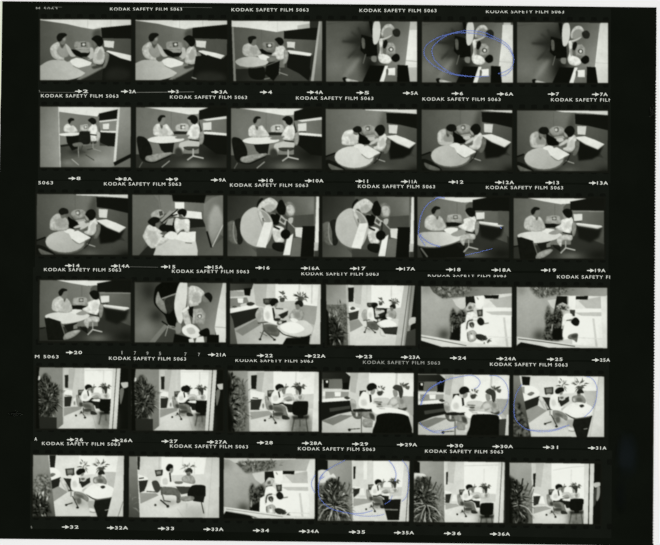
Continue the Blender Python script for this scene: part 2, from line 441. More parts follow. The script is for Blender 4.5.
frame(5, 0, 322, 18, (28,20,634,24,634,424,28,424), 94, 'printed sideways frame 5, two people and a monitor beside a bright window', '''
floor 100>82@60,330,240,60 p 28 20 330 22 330 424 28 424
+ 70 l3 28 42 160 24
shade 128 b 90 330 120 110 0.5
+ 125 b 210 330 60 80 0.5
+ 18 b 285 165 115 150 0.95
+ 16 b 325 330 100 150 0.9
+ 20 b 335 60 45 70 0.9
floor 42 l12~6 270 165 135 155
+ 44 l10~6 270 170 172 268
+ 46 l10~6 268 150 196 92
+ 40 l10~6 275 140 240 62
+ 150 l16~14 250 265 150 400
+ 55 l9~6 255 190 205 235
+ 30 b 215 150 95 40 0.6
+ 40 b 230 245 80 28 0.5
wall 92>132@440,120,580,200 p 385 22 592 24 560 316 430 320 390 200
win 196>224@600,30,600,200 p 588 24 636 24 636 424 578 424 556 312
+ 236 p 583 80 634 80 634 272 560 276
+ 175 l5 558 284 634 290
+ 195 p 566 330 634 330 634 424 580 424
dark 14 p 320 316 428 318 392 424 270 424
+ 14 p 312 20 336 20 342 110 330 110
seatd 14 p 262 110 336 130 366 180 370 250 300 258 256 214
+ 92 s 264 136 284 142 286 200 268 198
+ 110 l5 292 240 274 304
+ 70 l4 315 268 330 272
table 208 s 344 34 364 20 384 28 391 80 382 140 362 174 342 166 337 90
mon 150 p 425 165 470 163 492 190 490 242 428 242
+ 188 p 438 194 482 188 484 224 442 228
+ 70 e 460 209 18 16
+ 238 e 461 210 7 7
desk 18 s 408 165 425 144 438 165 424 200 408 198
man 190 s 394 92 420 48 458 40 482 66 470 78 440 66 424 95 402 126
+ 140 s 412 80 445 62 470 80 465 110 430 128 408 122
+ 190 s 385 140 430 128 470 110 450 130 405 148
+ 34 s 470 86 500 70 522 92 514 122 488 124 474 108
woman 226 s 380 150 398 136 406 165 400 230 440 248 466 280 440 304 392 298 374 262 386 215
+ 150 s 390 200 402 195 406 235 394 240
+ 120 s 330 256 362 256 360 292 332 286
+ 15 s 460 268 490 238 514 248 516 280 486 294
count 234 p 420 318 444 318 412 424 384 424
rwall 120>100@440,330,500,420 p 440 318 506 312 500 424 414 424
note 234 p 438 336 488 332 488 382 440 380
+ 90 s 430 340 442 344 440 375 428 370
cab 13 p 503 312 572 316 586 424 500 424
bag 18 s 136 402 158 394 172 415 150 428
+ 196 s 160 404 200 410 245 424 170 428
''')
FR[5]['shapes'] = [s for s in FR[5]['shapes'] if not (s[0] == 'wall' and s[2] == 'b')]
frame(6, 0, 417, 19, (34,20,640,24,640,424,34,422), 94, 'printed sideways frame 6, two people and a monitor, circled in blue pen', '''
use 5 -10 0 1
win 225 p 570 40 640 40 640 424 566 424 556 312
+ 200 l5 552 284 640 290
''')
frame(7, 0, 513, 19, (28,22,634,26,634,426,28,424), 98, 'printed sideways frame 7, two people and a monitor beside a pale window', '''
use 5 -10 6 1
win 222 p 584 26 640 26 640 430 566 430 550 316
+ 200 l5 552 292 640 296
''')
frame(8, 1, 36, 103, (28,24,632,28,630,428,28,428), 62, 'printed frame 8, cubicle with two people seen through an opening', '''
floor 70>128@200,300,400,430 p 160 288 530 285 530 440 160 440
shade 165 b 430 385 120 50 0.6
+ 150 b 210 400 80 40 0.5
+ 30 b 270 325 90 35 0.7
lpart 120>146@28,200,150,220 p 28 20 150 20 162 440 28 440
+ 196 p 147 20 154 20 166 440 159 440
ceil 228 p 152 26 545 28 545 42 420 72 410 90 300 78 152 60
wall 124>112@160,120,420,200 p 154 58 300 78 410 90 424 88 424 285 160 288
kick 30 p 162 280 222 272 222 286 162 294
cab 20 p 420 70 545 42 545 106 422 120
rwall 132 p 420 122 542 108 540 192 430 192
+ 225 p 422 119 542 105 542 116 424 128
note 225 p 445 140 488 136 486 174 447 176
+ 80 l7 442 181 485 182
count 230 p 428 184 545 187 544 200 430 194
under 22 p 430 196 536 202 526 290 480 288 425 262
rpart 146>112@560,100,640,300 p 548 26 634 26 632 348 520 412
+ 110 p 526 420 632 364 632 430 490 430
+ 216 p 546 28 560 28 532 408 516 395
+ 18 p 516 396 632 338 632 364 524 420
mon 180 p 294 148 345 140 352 186 294 190
+ 105 p 318 150 342 149 342 170 318 171
+ 235 e 331 160 6 5
man 216 s 208 138 186 160 190 190 230 200 276 192 268 168 246 148 232 150
+ 180 s 215 165 240 160 256 185 230 192
+ 118 s 222 118 246 112 252 134 240 152 226 146
+ 24 s 212 116 230 100 252 104 254 116 236 122 224 140
woman 226 s 375 140 400 145 410 180 404 250 372 256 358 215 362 190 345 184
+ 118 s 348 120 362 125 370 150 356 150
+ 22 s 346 114 374 97 398 112 400 134 380 144 362 130
wchair 190 s 402 196 426 196 426 236 404 256
+ 40 l8 362 210 405 215
+ 60 p 362 258 405 252 402 270 366 274
+ 160 l5 380 262 380 304
+ 150 l5 376 304 436 322
+ 50 l5 340 312 380 304
ped 18 p 200 220 288 214 284 300 240 318 206 262
table 230 s 154 208 190 201 290 198 294 210 240 220 170 218
fchair 26 s 290 196 325 188 358 196 360 266 320 276 284 266
+ 112 s 244 272 300 262 314 284 260 292
+ 60 l6 312 285 300 320 330 330
+ 150 l5 282 290 284 362
+ 80 l5 284 355 196 372
+ 185 l5 238 374 286 414
+ 60 l5 330 345 388 382
''')
F9 = '''
floor 44 p 28 325 480 270 640 335 640 430 28 430
shade 125 b 410 410 150 50 0.75
+ 18 b 560 330 130 80 0.7
ceil 230 p 80 22 515 24 450 42 444 66 380 70 260 50 150 33
wall 108>130@30,260,420,90 p 28 22 110 25 260 50 380 70 446 66 446 330 28 335
+ 102 l3 262 52 262 160
+ 118 l3 355 70 355 140
cab 20 p 448 44 514 22 640 22 640 84 448 104
rwall 122>105@450,110,630,190 p 446 106 640 94 640 200 470 190
+ 228 p 468 103 640 79 640 97 500 112
note 218 p 472 126 530 120 530 172 475 178
+ 70 l8 482 178 525 180
count 232 p 468 186 500 184 640 196 640 212 480 200
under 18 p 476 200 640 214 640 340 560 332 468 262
mon 188 s 292 148 325 130 370 134 380 168 362 190 300 190
+ 85 p 322 142 354 141 354 167 324 168
+ 228 e 342 156 9 7
desk 35 p 272 186 300 180 372 184 372 202 280 202
man 210 s 175 130 146 150 140 185 150 208 200 216 278 206 256 165 232 134 205 142
+ 165 s 185 155 212 148 238 178 232 205 195 200
+ 90 s 188 135 206 145 200 165 190 155
+ 130 s 182 88 216 82 223 104 212 130 196 142 185 125
+ 24 s 172 98 190 75 218 76 222 88 202 92 192 115 178 120
woman 224 s 398 142 430 128 450 155 452 210 425 236 372 228 384 208 362 206 376 176
+ 190 s 400 170 425 160 440 195 425 220 398 210
+ 152 s 372 104 392 112 402 138 390 144 378 128
+ 20 s 368 94 400 72 432 84 439 115 420 136 396 124 388 108
+ 196 s 315 266 345 250 400 240 450 252 440 286 380 290 350 288 338 335 318 312
+ 52 s~5 290 300 322 292 342 332 320 348 288 342
table 226 s 103 238 150 218 250 212 330 224 348 238 310 252 220 261 140 256
+ 90 l4 120 256 220 266 310 256
paper 118 s 288 222 370 206 372 224 312 232
ped 24 p 178 264 282 258 272 326 236 345 195 305
wchair 150 s 450 196 476 184 480 230 468 266 450 262
+ 38 l9 382 238 446 246
+ 60 s 345 286 445 284 430 304 370 308
+ 172 l10 408 298 408 346
+ 180 l9 368 374 408 346
+ 195 l9 406 346 478 362
fchair 150 s 92 348 150 334 256 322 262 334 200 362 140 386 96 376
+ 20 s 32 226 70 217 104 240 130 290 134 336 95 348 80 380 60 368 46 330
+ 22 l9 60 365 95 384 150 390 200 370 255 345
+ 172 l6 198 422 252 378
+ 110 l6 70 386 48 424
'''
frame(9, 1, 132, 104, (28,20,630,24,630,426,28,426), 46, 'printed frame 9, two people talking with an empty chair in front', F9)
frame(10, 1, 227, 105, (28,20,632,24,632,426,28,426), 46, 'printed frame 10, two people looking down with an empty chair in front', F9)
FR[10]['shapes'] = parse('use 9 0 0 1 -man -table -fchair') + parse('use 9 2 2 1 man') + parse('use 9 0 0 1 table paper ped fchair wchair')
F12 = '''
wall 74>108@40,260,340,90 p 20 10 700 10 700 260 470 200 420 335 10 340
+ 70 p~14 380 100 410 22 440 22 440 190 420 330 376 200
+ 88 l3 288 22 288 120
floor 44>62@100,330,400,424 p 10 335 100 300 430 290 700 340 700 440 10 440
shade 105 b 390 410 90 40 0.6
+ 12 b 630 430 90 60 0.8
ceil 226 p 395 18 700 18 700 42 634 38 520 30
cab 18 p 430 32 560 36 700 46 700 152 634 138 520 112 434 100
rwall 92>68@440,120,620,280 p 432 100 520 112 634 138 700 152 700 350 634 340 580 272 440 182
note 212 p 446 112 507 115 500 172 448 168
+ 80 l8 450 172 495 178
count 228 p 428 188 495 180 560 203 628 234 584 270 500 236
under 17 p~5 436 202 500 237 584 272 622 244 590 310 545 335 455 345
kick 14 l10 20 326 92 300
map 53.3 53.3 0.697
mon 150 s 298 122 330 94 400 88 442 120 424 158 350 178 308 150
+ 100 s 344 106 380 97 386 136 354 142
+ 205 s~2 350 112 372 112 372 132 354 134
+ 55 l6~1 304 158 345 194 432 184
desk 12 s 268 160 300 175 352 205 385 240 380 268 300 272 272 240
+ 178 p 340 192 430 180 442 200 372 216
+ 110 l4~1 350 200 430 190
+ 190 s 364 216 420 202 432 224 392 238
man 178 s 190 130 140 150 118 190 124 262 150 284 222 284 266 268 272 215 246 185 210 165
+ 142 s~4 180 195 230 178 265 215 262 256 190 252
+ 206 s~4 132 180 155 165 150 240 134 244
+ 188 s~2 148 266 240 260 262 270 230 286 158 287
+ 60 s~3 204 165 230 170 226 208 210 202
+ 122 s~2 214 148 246 155 241 186 214 180
+ 20 s 203 116 235 89 285 94 302 130 291 152 255 160 214 146
woman 208 s 480 195 530 169 552 220 532 300 492 332 430 316 424 296 455 282 460 240
+ 186 s~6 485 225 525 215 525 280 480 295
+ 236 l7~2 520 180 480 235
+ 196 s 452 214 477 226 440 256 400 277 383 266
+ 80 s~3 400 276 452 270 440 288
+ 158 s 431 138 450 148 467 186 446 188 434 166
+ 18 s 432 130 465 89 510 88 534 130 516 177 480 192 455 162
map 0 0 1
wchair 108 s 432 212 460 215 456 265 436 302 415 300 432 260
+ 170 l6 370 340 426 358
+ 30 l7 400 290 380 340 350 370
table 90 e 228 331 134 76
+ 190>170@130,300,320,390 e 224 324 131 73
paper 226 p 245 265 310 250 396 298 320 337 268 305
+ 226 s 216 254 258 238 288 252 250 270
+ 110 l4 270 308 320 340 396 300
fchair 20 s 30 350 90 360 160 410 150 430 40 430
+ 98 s 48 370 90 386 152 412 140 426 80 416 55 396
'''
frame(11, 1, 322, 106, (26,20,632,24,632,426,26,426), 60, 'printed frame 11, one person bending to write at the round table', '')
frame(12, 1, 417, 107, (32,18,634,22,632,424,32,424), 52, 'printed frame 12, two people reading papers spread on the round table', F12)
FR[11]['shapes'] = parse('''
wall 92>128@40,260,340,90 p 20 10 700 10 700 260 470 200 420 335 10 340
+ 92 p~14 380 100 410 22 440 22 440 190 420 330 376 200
use 12 -2 13 1 floor shade cab rwall
ceil 232 p 285 18 700 18 700 54 634 52 480 40 290 28
use 12 -2 13 1 note count under kick mon desk
man 214 s 205 158 160 165 136 195 130 235 140 258 200 262 235 252 245 195 230 178
+ 176 s 180 200 215 190 238 215 228 245 195 240
+ 110 s 210 170 240 176 236 194 212 188
+ 22 s 205 152 232 134 258 140 266 165 246 178 215 172
use 12 -4 13 1 woman wchair
table 100 e 218 346 133 76
+ 215>205@130,300,320,390 e 214 340 130 73
use 12 -6 13 1 paper fchair
''')
frame(13, 1, 513, 107, (28,22,632,26,630,428,28,428), 50, 'printed frame 13, two people reading papers, table set further away', '''
use 12 -18 14 1 wall floor shade cab rwall note count under kick mon desk
ceil 228 p 270 22 700 22 700 54 620 52 480 40 330 34
use 12 -24 18 1 man
use 12 -14 14 1 woman
use 12 -18 18 1 wchair table paper fchair
''')
frame(14, 2, 33, 191, (26,20,632,24,632,426,24,424), 50, 'printed frame 14, one person reaching across papers on the round table', '''
use 12 -8 8 1 wall floor shade cab rwall note count under kick mon desk
ceil 230 p 285 20 640 22 640 48 480 36 290 28
man 178 s 165 150 125 178 112 215 116 255 150 264 215 264 235 245 236 200 210 172
+ 140 s 150 195 190 180 225 210 215 245 165 240
+ 105 s 180 145 215 150 214 176 190 182
+ 24 s 172 130 195 112 230 122 236 148 210 155 190 160 176 150
use 12 -6 10 1 woman
woman 190 s 270 242 330 215 362 218 350 234 290 248
use 12 -10 13 1 wchair table paper fchair
''')
frame(15, 2, 128, 192, (30,18,634,22,634,424,30,422), 78, 'printed frame 15, two people at the table seen from the front corner', '''
wall 108>88@60,60,120,400 p 30 10 215 10 222 150 150 270 80 430 20 430
+ 118 p 165 15 300 15 300 135 215 150 205 60
+ 90 l3 205 20 222 130
+ 35 p 70 424 130 360 180 372 190 424
rwall 122>105@300,80,500,120 p 290 55 640 20 640 300 500 200 496 130 290 130
floor 66>98@420,250,560,420 p 395 230 530 250 560 372 640 300 640 430 430 430
cab 15 p 292 16 522 16 508 74 300 62
note 234 p 312 68 375 68 375 113 314 110
count 230 p 296 134 320 118 490 134 494 180 395 172 300 162
under 28 p 396 176 498 182 520 232 405 240
rpart 128>100@520,60,640,200 p 505 80 555 40 640 16 640 240 556 372 528 292 508 190
+ 172>142@560,120,600,300 p~10 540 160 575 86 606 96 640 180 636 226 562 360 534 270
+ 205 l6 638 210 562 366
+ 18 l12 526 262 556 370
mon 168 s 153 145 195 117 232 124 240 155 212 175 175 178 158 172
+ 65 p 206 130 228 126 234 152 212 162
desk 18 s 203 235 250 205 290 195 322 225 312 265 235 264
+ 150 p 214 190 280 122 304 138 240 212
+ 25 l9 222 208 332 116
+ 25 l9 290 160 330 150
+ 168 p 270 180 305 172 296 222 250 218
man 205 s 132 222 108 270 100 302 140 362 175 374 262 328 262 306 225 300 240 280 195 240 165 225
+ 165 s 130 270 165 260 200 300 180 345 150 330
+ 100 s 188 205 214 200 208 236 190 240
+ 18 s 132 196 168 166 210 176 206 200 184 210 178 232 150 220
+ 90 s 215 275 250 262 262 274 235 285
woman 224 s 320 172 355 182 404 180 412 212 406 268 382 266 370 248 345 262 325 278 308 225
+ 190 s 335 205 370 195 385 230 350 245
+ 92 s 338 148 362 158 368 180 345 180
+ 16 s 330 128 360 110 390 124 388 152 374 166 362 152 340 150 334 146
table 198>208@200,340,440,420 s 184 380 200 340 250 320 310 300 420 305 452 330 442 450 190 450
paper 232 p 305 312 350 266 452 264 450 328 400 336
+ 232 s 240 300 282 262 328 280 306 316
+ 110 l6 382 338 426 342
''')
F16 = '''
wall 44>60@40,40,200,100 p 10 10 240 10 225 100 110 190 10 195
+ 90>70@200,380,100,300 p 10 320 120 300 240 420 240 440 10 440
+ 60 p 215 360 400 380 400 440 220 440
rwall 78>120@450,180,600,60 p 380 14 605 14 618 225 455 225
+ 140 b 590 80 40 70 0.5
+ 70 p 470 150 612 140 612 225 470 228
win 96 p 600 14 640 14 640 440 598 440
+ 236 p 616 20 634 20 632 330 606 330
+ 60 p 606 385 632 380 630 440 602 440
+ 200 p 600 330 630 330 625 385 600 385
cab 16 p 522 220 606 220 598 440 508 440
count 234 p 420 300 462 270 440 414 394 414
under 105 p 462 300 520 294 508 440 440 440
note 220 p 472 230 524 230 518 298 478 290
mon 120 s 400 80 435 56 470 82 476 130 452 160 415 150
+ 185 s 416 92 450 78 470 108 462 146 430 146
desk 14 s 308 150 350 135 378 165 362 208 325 206
+ 178 p 380 145 424 186 406 216 366 192
+ 75 p 382 163 408 184 398 202 374 182
+ 165 l6 415 175 478 240
+ 180 s 430 170 460 165 455 200 435 200
seatd 96 s 26 200 70 186 92 250 92 320 75 342 40 325 30 270
+ 30 s 72 185 120 180 125 320 92 338 85 250
+ 140 l8 66 192 62 250 70 310 88 338
table 90 e 218 232 112 136
+ 190>180@150,120,250,330 s 108 230 120 160 162 112 215 95 285 130 324 190 320 270 282 350 230 362 160 335 120 285
+ 150 s 225 120 275 130 310 190 265 230 240 180
paper 230 p 268 196 326 194 300 290 278 366 216 354
man 205 s 270 45 310 30 350 55 360 80 335 112 292 132 262 100 244 112 264 160 276 186 250 188 220 112 238 70
+ 150 s 285 80 325 70 340 100 300 125 272 100
+ 110 l12 258 165 264 190
+ 110 l8 290 128 345 140
+ 16 s 352 92 368 52 388 46 402 70 414 100 404 142 370 142 350 112
+ 20 s 222 65 245 35 262 40 238 70 220 100
woman 216 s 325 232 360 218 400 236 385 280 402 322 350 332 326 290
+ 170 s 345 260 372 255 375 300 350 300
+ 40 l12 420 186 416 248
+ 28 l12 332 224 372 242
+ 14 e 410 275 33 33
+ 20 s 330 332 400 336 392 392 326 372
'''
frame(16, 2, 224, 193, (24,18,634,24,630,424,24,420), 74, 'printed sideways frame 16, two people at the table seen from above', F16)
frame(17, 2, 318, 193, (30,22,640,26,638,428,30,428), 74, 'printed sideways frame 17, two people from above with more window', 'use 16 8 7 1')
F19 = '''
floor 46 p 28 320 480 270 640 335 640 430 28 430
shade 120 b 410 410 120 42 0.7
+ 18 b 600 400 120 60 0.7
ceil 230 p 120 20 518 24 418 42 410 58 340 61 240 44
wall 92>122@40,240,360,90 p 28 22 130 24 240 44 340 62 412 56 412 330 20 338
+ 90 l3 305 60 305 140
+ 80 p 362 80 385 58 412 56 412 150 362 120
cab 20 p 408 44 518 24 640 24 640 106 408 103
rwall 112>84@430,110,600,240 p 410 102 640 105 640 330 560 300 440 190
+ 145 l5 428 108 632 110
note 222 p 430 128 488 126 488 168 434 174
+ 60 l8 440 178 482 180
count 234 p 444 190 460 186 615 204 624 212 592 226 460 206
under 22 p~7 448 203 592 228 622 216 600 285 540 318 465 290
kick 18 l8 26 346 62 338
mon 165 s 248 150 262 140 330 138 343 162 336 190 252 190
+ 78 p 285 145 316 143 317 168 288 168
+ 180 e 302 156 9 6
desk 18 p 236 192 300 190 346 200 332 216 245 220
man 192 s 150 135 112 155 100 190 106 224 150 242 210 242 242 226 232 185 205 145 180 152
+ 160 s 165 170 195 158 222 190 215 225 175 222
+ 118 s 160 100 195 95 207 115 198 140 180 152 165 132
+ 20 s 146 104 170 80 202 86 202 98 180 104 167 128 152 128
+ 85 s 178 152 194 148 188 168 180 165
woman 224 s 380 156 415 145 430 180 420 232 395 256 345 238 308 216 345 195 345 170
+ 190 s 380 180 408 170 415 205 395 228 375 215
+ 148 s 355 118 372 125 382 150 368 157
+ 18 s 356 108 385 90 418 104 421 140 400 154 376 142
wchair 140 s 422 190 448 188 444 250 430 276 420 262
+ 30 l8 358 250 422 264
+ 190 s 318 302 350 270 418 268 416 302 360 302 346 345
+ 172 l7 378 304 378 352
+ 180 l8 344 388 378 352
+ 192 l8 376 352 442 368
+ 25 p 290 330 340 340 345 380 300 350
ped 25 p 185 322 275 305 282 350 215 372
+ 120 p 250 325 278 310 278 345 250 350
table 216 s 56 272 90 252 170 242 280 246 352 262 320 292 240 314 160 320 95 302
paper 230 s 212 236 250 224 305 232 270 260
+ 150 s 262 256 300 235 352 218 362 240 310 264
fchair 20 p 52 284 80 280 162 306 192 400 180 430 75 430 60 330
+ 112 l6 160 308 190 398
+ 152 s 190 390 250 364 292 364 272 390 230 416 180 426
'''
frame(18, 2, 414, 194, (24,20,634,24,632,426,24,424), 44, 'printed frame 18, two people at a large table, marked with blue pen', '')
frame(19, 2, 509, 195, (32,20,632,24,634,424,32,424), 52, 'printed frame 19, two people talking with a chair pushed to the table', F19)
FR[18]['shapes'] = parse('''
use 19 -18 -4 1 floor shade ceil wall cab rwall note count under
cab 18 p 392 42 530 20 640 20 640 116 392 110
rwall 84 p 560 112 640 115 640 300 600 250 600 210 560 205
use 19 -25 -2 1 mon desk
use 19 -30 2 1 man
ped 18 p 30 350 340 320 340 424 60 424
+ 110 l10 45 360 90 420
use 19 -14 0 1 woman wchair
table 80 s 10 300 40 262 120 255 240 260 340 275 338 300 250 338 140 360 30 350
+ 178>205@40,300,200,300 s 10 300 40 260 120 252 240 255 342 270 338 292 250 330 140 352 30 342
paper 230 s 198 240 240 224 295 232 255 270
+ 150 s 245 270 290 245 340 230 345 262 290 284
''')
frame(20, 3, 36, 277, (24,20,632,26,630,428,24,426), 50, 'printed frame 20, two people smiling, chair pushed to the table', '''
use 19 0 -2 1 -man
man 195 s 158 128 118 150 106 185 110 220 155 236 212 238 242 222 234 180 208 142 185 148
+ 162 s 170 165 200 152 225 185 218 222 180 218
+ 118 s 165 96 200 90 212 108 204 136 185 148 170 128
+ 20 s 150 98 174 76 205 82 206 92 186 98 172 122 156 124
+ 85 s 185 148 198 144 192 166 186 162
''')
FR[20]['shapes'] = [s for s in FR[20]['shapes'] if s[0] != 'man'][:0] + parse('use 19 0 -2 1 floor shade ceil wall cab rwall note count under kick mon desk') + [s for s in FR[20]['shapes'] if s[0] == 'man'] + parse('use 19 0 -2 1 woman wchair ped\nuse 19 4 -9 1 table paper fchair')
frame(21, 3, 131, 278, (26,28,634,34,632,428,26,428), 88, 'printed sideways frame 21, two people at the table with a dark chair', '''
floor 98>70@60,330,240,120 p 20 20 300 20 300 430 20 430
+ 118 p 120 430 230 300 300 330 290 430
+ 60 p 160 430 240 330 300 350 290 430
shade 140 b 90 340 110 100 0.6
+ 22 b 120 90 80 100 0.6
+ 30 b 170 250 70 70 0.7
wall 92>130@470,120,590,200 p 370 30 616 32 585 200 560 385 500 390 400 250
win 214>228@600,40,600,300 p 613 30 640 30 640 430 580 430 558 330 578 200
+ 180 l6 560 326 634 332
seatd 12 s 160 75 190 40 230 24 330 24 305 100 215 142 250 190 300 150 300 320 250 310 225 250 180 205 152 160
+ 158>110@180,100,220,230 s 180 90 196 128 222 165 240 236 200 215 164 160
+ 150 l8 205 138 300 104
+ 40 s 225 150 285 120 296 180 250 240
table 216 s 300 104 318 45 340 24 373 28 374 100 364 200 334 305 304 268 288 190
+ 150 p 374 58 386 58 386 186 374 190
mon 152 p 418 208 470 200 498 240 492 312 424 302
+ 190 p 438 234 476 228 482 272 445 276
+ 95 e 458 254 15 15
+ 232 e 458 256 6 7
+ 190 p 412 205 426 205 424 304 410 304
desk 14 p 388 195 416 188 412 265 384 242
man 200 s 388 62 430 54 464 70 490 100 472 130 462 166 400 186 386 160
+ 142 s 412 112 450 98 462 150 412 164
+ 185 l12 390 186 450 175
+ 118 s 472 120 500 114 524 140 510 160 482 156
+ 20 s 488 112 520 96 543 125 532 162 516 146
woman 192 s 342 212 370 200 392 260 402 322 380 334 350 282
+ 230 s 344 330 400 306 452 340 458 384 412 402 350 372
+ 190 s 370 340 410 330 430 365 390 375
+ 14 s 452 362 500 334 521 345 522 384 480 390
+ 130 s 300 302 332 305 332 362 300 366
paper 228 p 336 222 384 184 388 202 350 232
dark 14 p 290 372 392 396 388 430 280 430
count 224 p 384 408 414 400 422 430 388 430
note 228 p 438 396 482 388 490 430 428 430
cab 13 p 508 376 586 380 586 430 504 430
wchair 20 l10 205 288 255 322
+ 150 l6 250 312 228 388
+ 140 l6 252 318 292 326
''')
F22 = '''
wall 205 p 28 20 335 20 335 260 28 230
+ 180 p 180 24 275 24 260 180 200 170
cab 70>45@28,24,180,24 p 28 20 184 20 172 62 28 72
+ 14 p 118 56 168 52 160 106 124 102
+ 165 p 28 72 118 78 118 108 28 112
note 130 p 28 120 140 116 152 150 100 160 90 178 28 184
+ 246 p 76 122 116 122 113 154 80 152
+ 210 p 28 112 118 108 118 120 28 122
win 243 p 330 20 640 20 625 175 520 168 480 140 330 140
+ 205 l12 320 24 318 130
+ 215 l12 490 30 486 110
+ 215 l10 574 32 570 160
low 152>165@530,180,600,250 p 470 160 626 178 590 300 515 275
count 240 p 28 186 190 163 220 180 100 207 28 220
+ 150 p 28 178 100 172 100 178 28 190
phone 50 s 138 156 165 146 192 158 170 172 145 170
+ 90 s 40 178 60 172 75 180 55 186
floor 168>205@150,300,260,420 p 40 320 215 245 420 300 400 440 60 440
+ 128 p 62 340 200 262 235 295 110 372
under 32 p 28 222 218 184 208 250 120 292 50 325 34 280
lpart 88 p 28 225 46 265 78 440 28 440
rpart 216 p 618 40 640 20 640 440 558 440 600 260
map 186.7 80 0.6667
mon 50 p 90 66 196 60 196 120 120 130 94 112
+ 85 p 102 76 150 74 150 108 106 112
desk 208 p 200 150 330 166 342 200 270 252 206 210
+ 62 l10~2 215 164 292 170
+ 34 p 234 232 342 186 336 230 290 266 250 256
plant 70 s 260 60 306 60 300 96 264 98
+ 60 k 3 20 285 38 22 26 46 11 40 130
plantb 70 s~2 440 48 492 48 486 92 444 92
+ 60 k 4 30 470 46 42 18 52 12 40 140
shade 120 b 140 430 120 60 0.45
mchair 178 s 14 220 44 165 86 163 96 250 82 302 44 302 20 262
+ 158 s~4 30 230 60 200 75 250 50 285
+ 60 l10 38 312 145 298
+ 110 l12 90 305 96 384
+ 56 l10 96 385 60 474
+ 56 l10 98 385 206 476
+ 100 l8 60 402 132 440
+ 36 e 60 473 14 11
+ 36 e 205 477 14 11
man 96 s 98 328 230 335 256 400 242 442 200 442 118 402
+ 78 s~6 130 350 200 350 225 400 160 400
+ 240 s 130 134 100 180 94 240 110 286 170 310 232 326 242 305 202 286 190 230 182 160
+ 205 s~5 110 210 150 195 162 250 128 272
+ 192 s 204 214 240 228 264 255 225 272 203 250
+ 40 s 198 266 262 264 250 288 208 288
+ 92 s 228 312 250 284 300 284 328 300 302 326 250 332
+ 210 s~2 245 300 270 292 280 308 255 318
+ 34 s 280 300 322 284 322 305 295 322
+ 44 p 181 160 196 160 212 230 206 272 194 260
+ 132 s~1 200 118 232 108 230 140 210 157
+ 20 s 160 96 194 62 234 72 243 104 222 114 202 134 180 142 160 122
woman 165 s 385 185 420 168 480 174 502 220 487 282 440 302 400 292 364 282 348 240
+ 138 s~5 400 215 450 200 465 250 420 262
+ 205 s~3 370 220 385 215 390 255 372 260
+ 120 l9~2 490 240 470 282 430 300
+ 118 s~1 414 128 445 124 462 150 440 178 420 166
+ 30 s 408 116 430 88 475 88 492 115 487 142 466 148 444 124 420 128
table 40 l9 236 360 290 420 400 450 500 452 572 426
+ 212 s 233 345 330 300 450 284 522 290 587 350 577 400 530 432 450 441 350 422 270 392
paper 246 s 260 345 340 304 430 310 505 370 420 412 320 402
+ 236 s 358 270 400 262 442 285 402 302
fchair 15 p 322 462 562 440 548 560 262 560
+ 70 l6 330 460 470 455
map 0 0 1
'''
frame(22, 3, 226, 280, (28,24,632,30,628,428,28,426), 190, 'printed frame 22, person in shirt and tie at a table by windows', F22)
frame(23, 3, 321, 282, (34,18,632,24,630,424,40,422), 18, 'printed frame 23, office seen past a plant and a door frame', '''
wall 212 p 178 10 350 10 350 300 178 300
+ 185 p 218 20 275 20 265 150 225 140
cab 24 p 180 38 220 36 216 132 180 134
win 244 p 335 10 560 10 535 178 335 172
+ 205 l12 306 20 304 135
+ 218 l9 470 26 468 100
low 196 p 440 178 536 170 525 250 440 240
count 238 p 182 160 262 174 252 188 184 205
phone 80 s 195 176 212 164 230 178 206 187
floor 216 p 186 260 330 260 520 340 500 440 190 440
+ 145 p 188 262 250 248 280 290 194 335
under 50 p 184 208 252 190 246 245 190 260
use 22 128 50 0.72 mon desk plant plantb shade mchair man woman table paper
fchair 45 p 400 305 515 298 505 352 425 345
+ 190 l8 395 320 400 355 430 362
lpart 135>165@40,40,170,100 p 30 10 180 10 192 440 36 440
+ 100 p 30 150 175 150 188 440 36 440
+ 185 p 164 10 178 10 194 440 182 440
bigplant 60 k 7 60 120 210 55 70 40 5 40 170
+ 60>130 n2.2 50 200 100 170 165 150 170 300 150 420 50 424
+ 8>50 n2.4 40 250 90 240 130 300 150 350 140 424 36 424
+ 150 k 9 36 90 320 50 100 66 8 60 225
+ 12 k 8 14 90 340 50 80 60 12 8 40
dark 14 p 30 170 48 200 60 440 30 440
post 190 p 554 20 626 20 582 440 490 440
+ 90 l5 588 20 532 440
+ 150 p 594 22 626 22 582 440 548 440
+ 90 l4 606 22 560 440
room 200 s 585 260 600 238 632 236 632 268 610 280 590 290
+ 120 l5 580 290 600 350
+ 60 p 575 330 632 310 632 424 560 424
''')
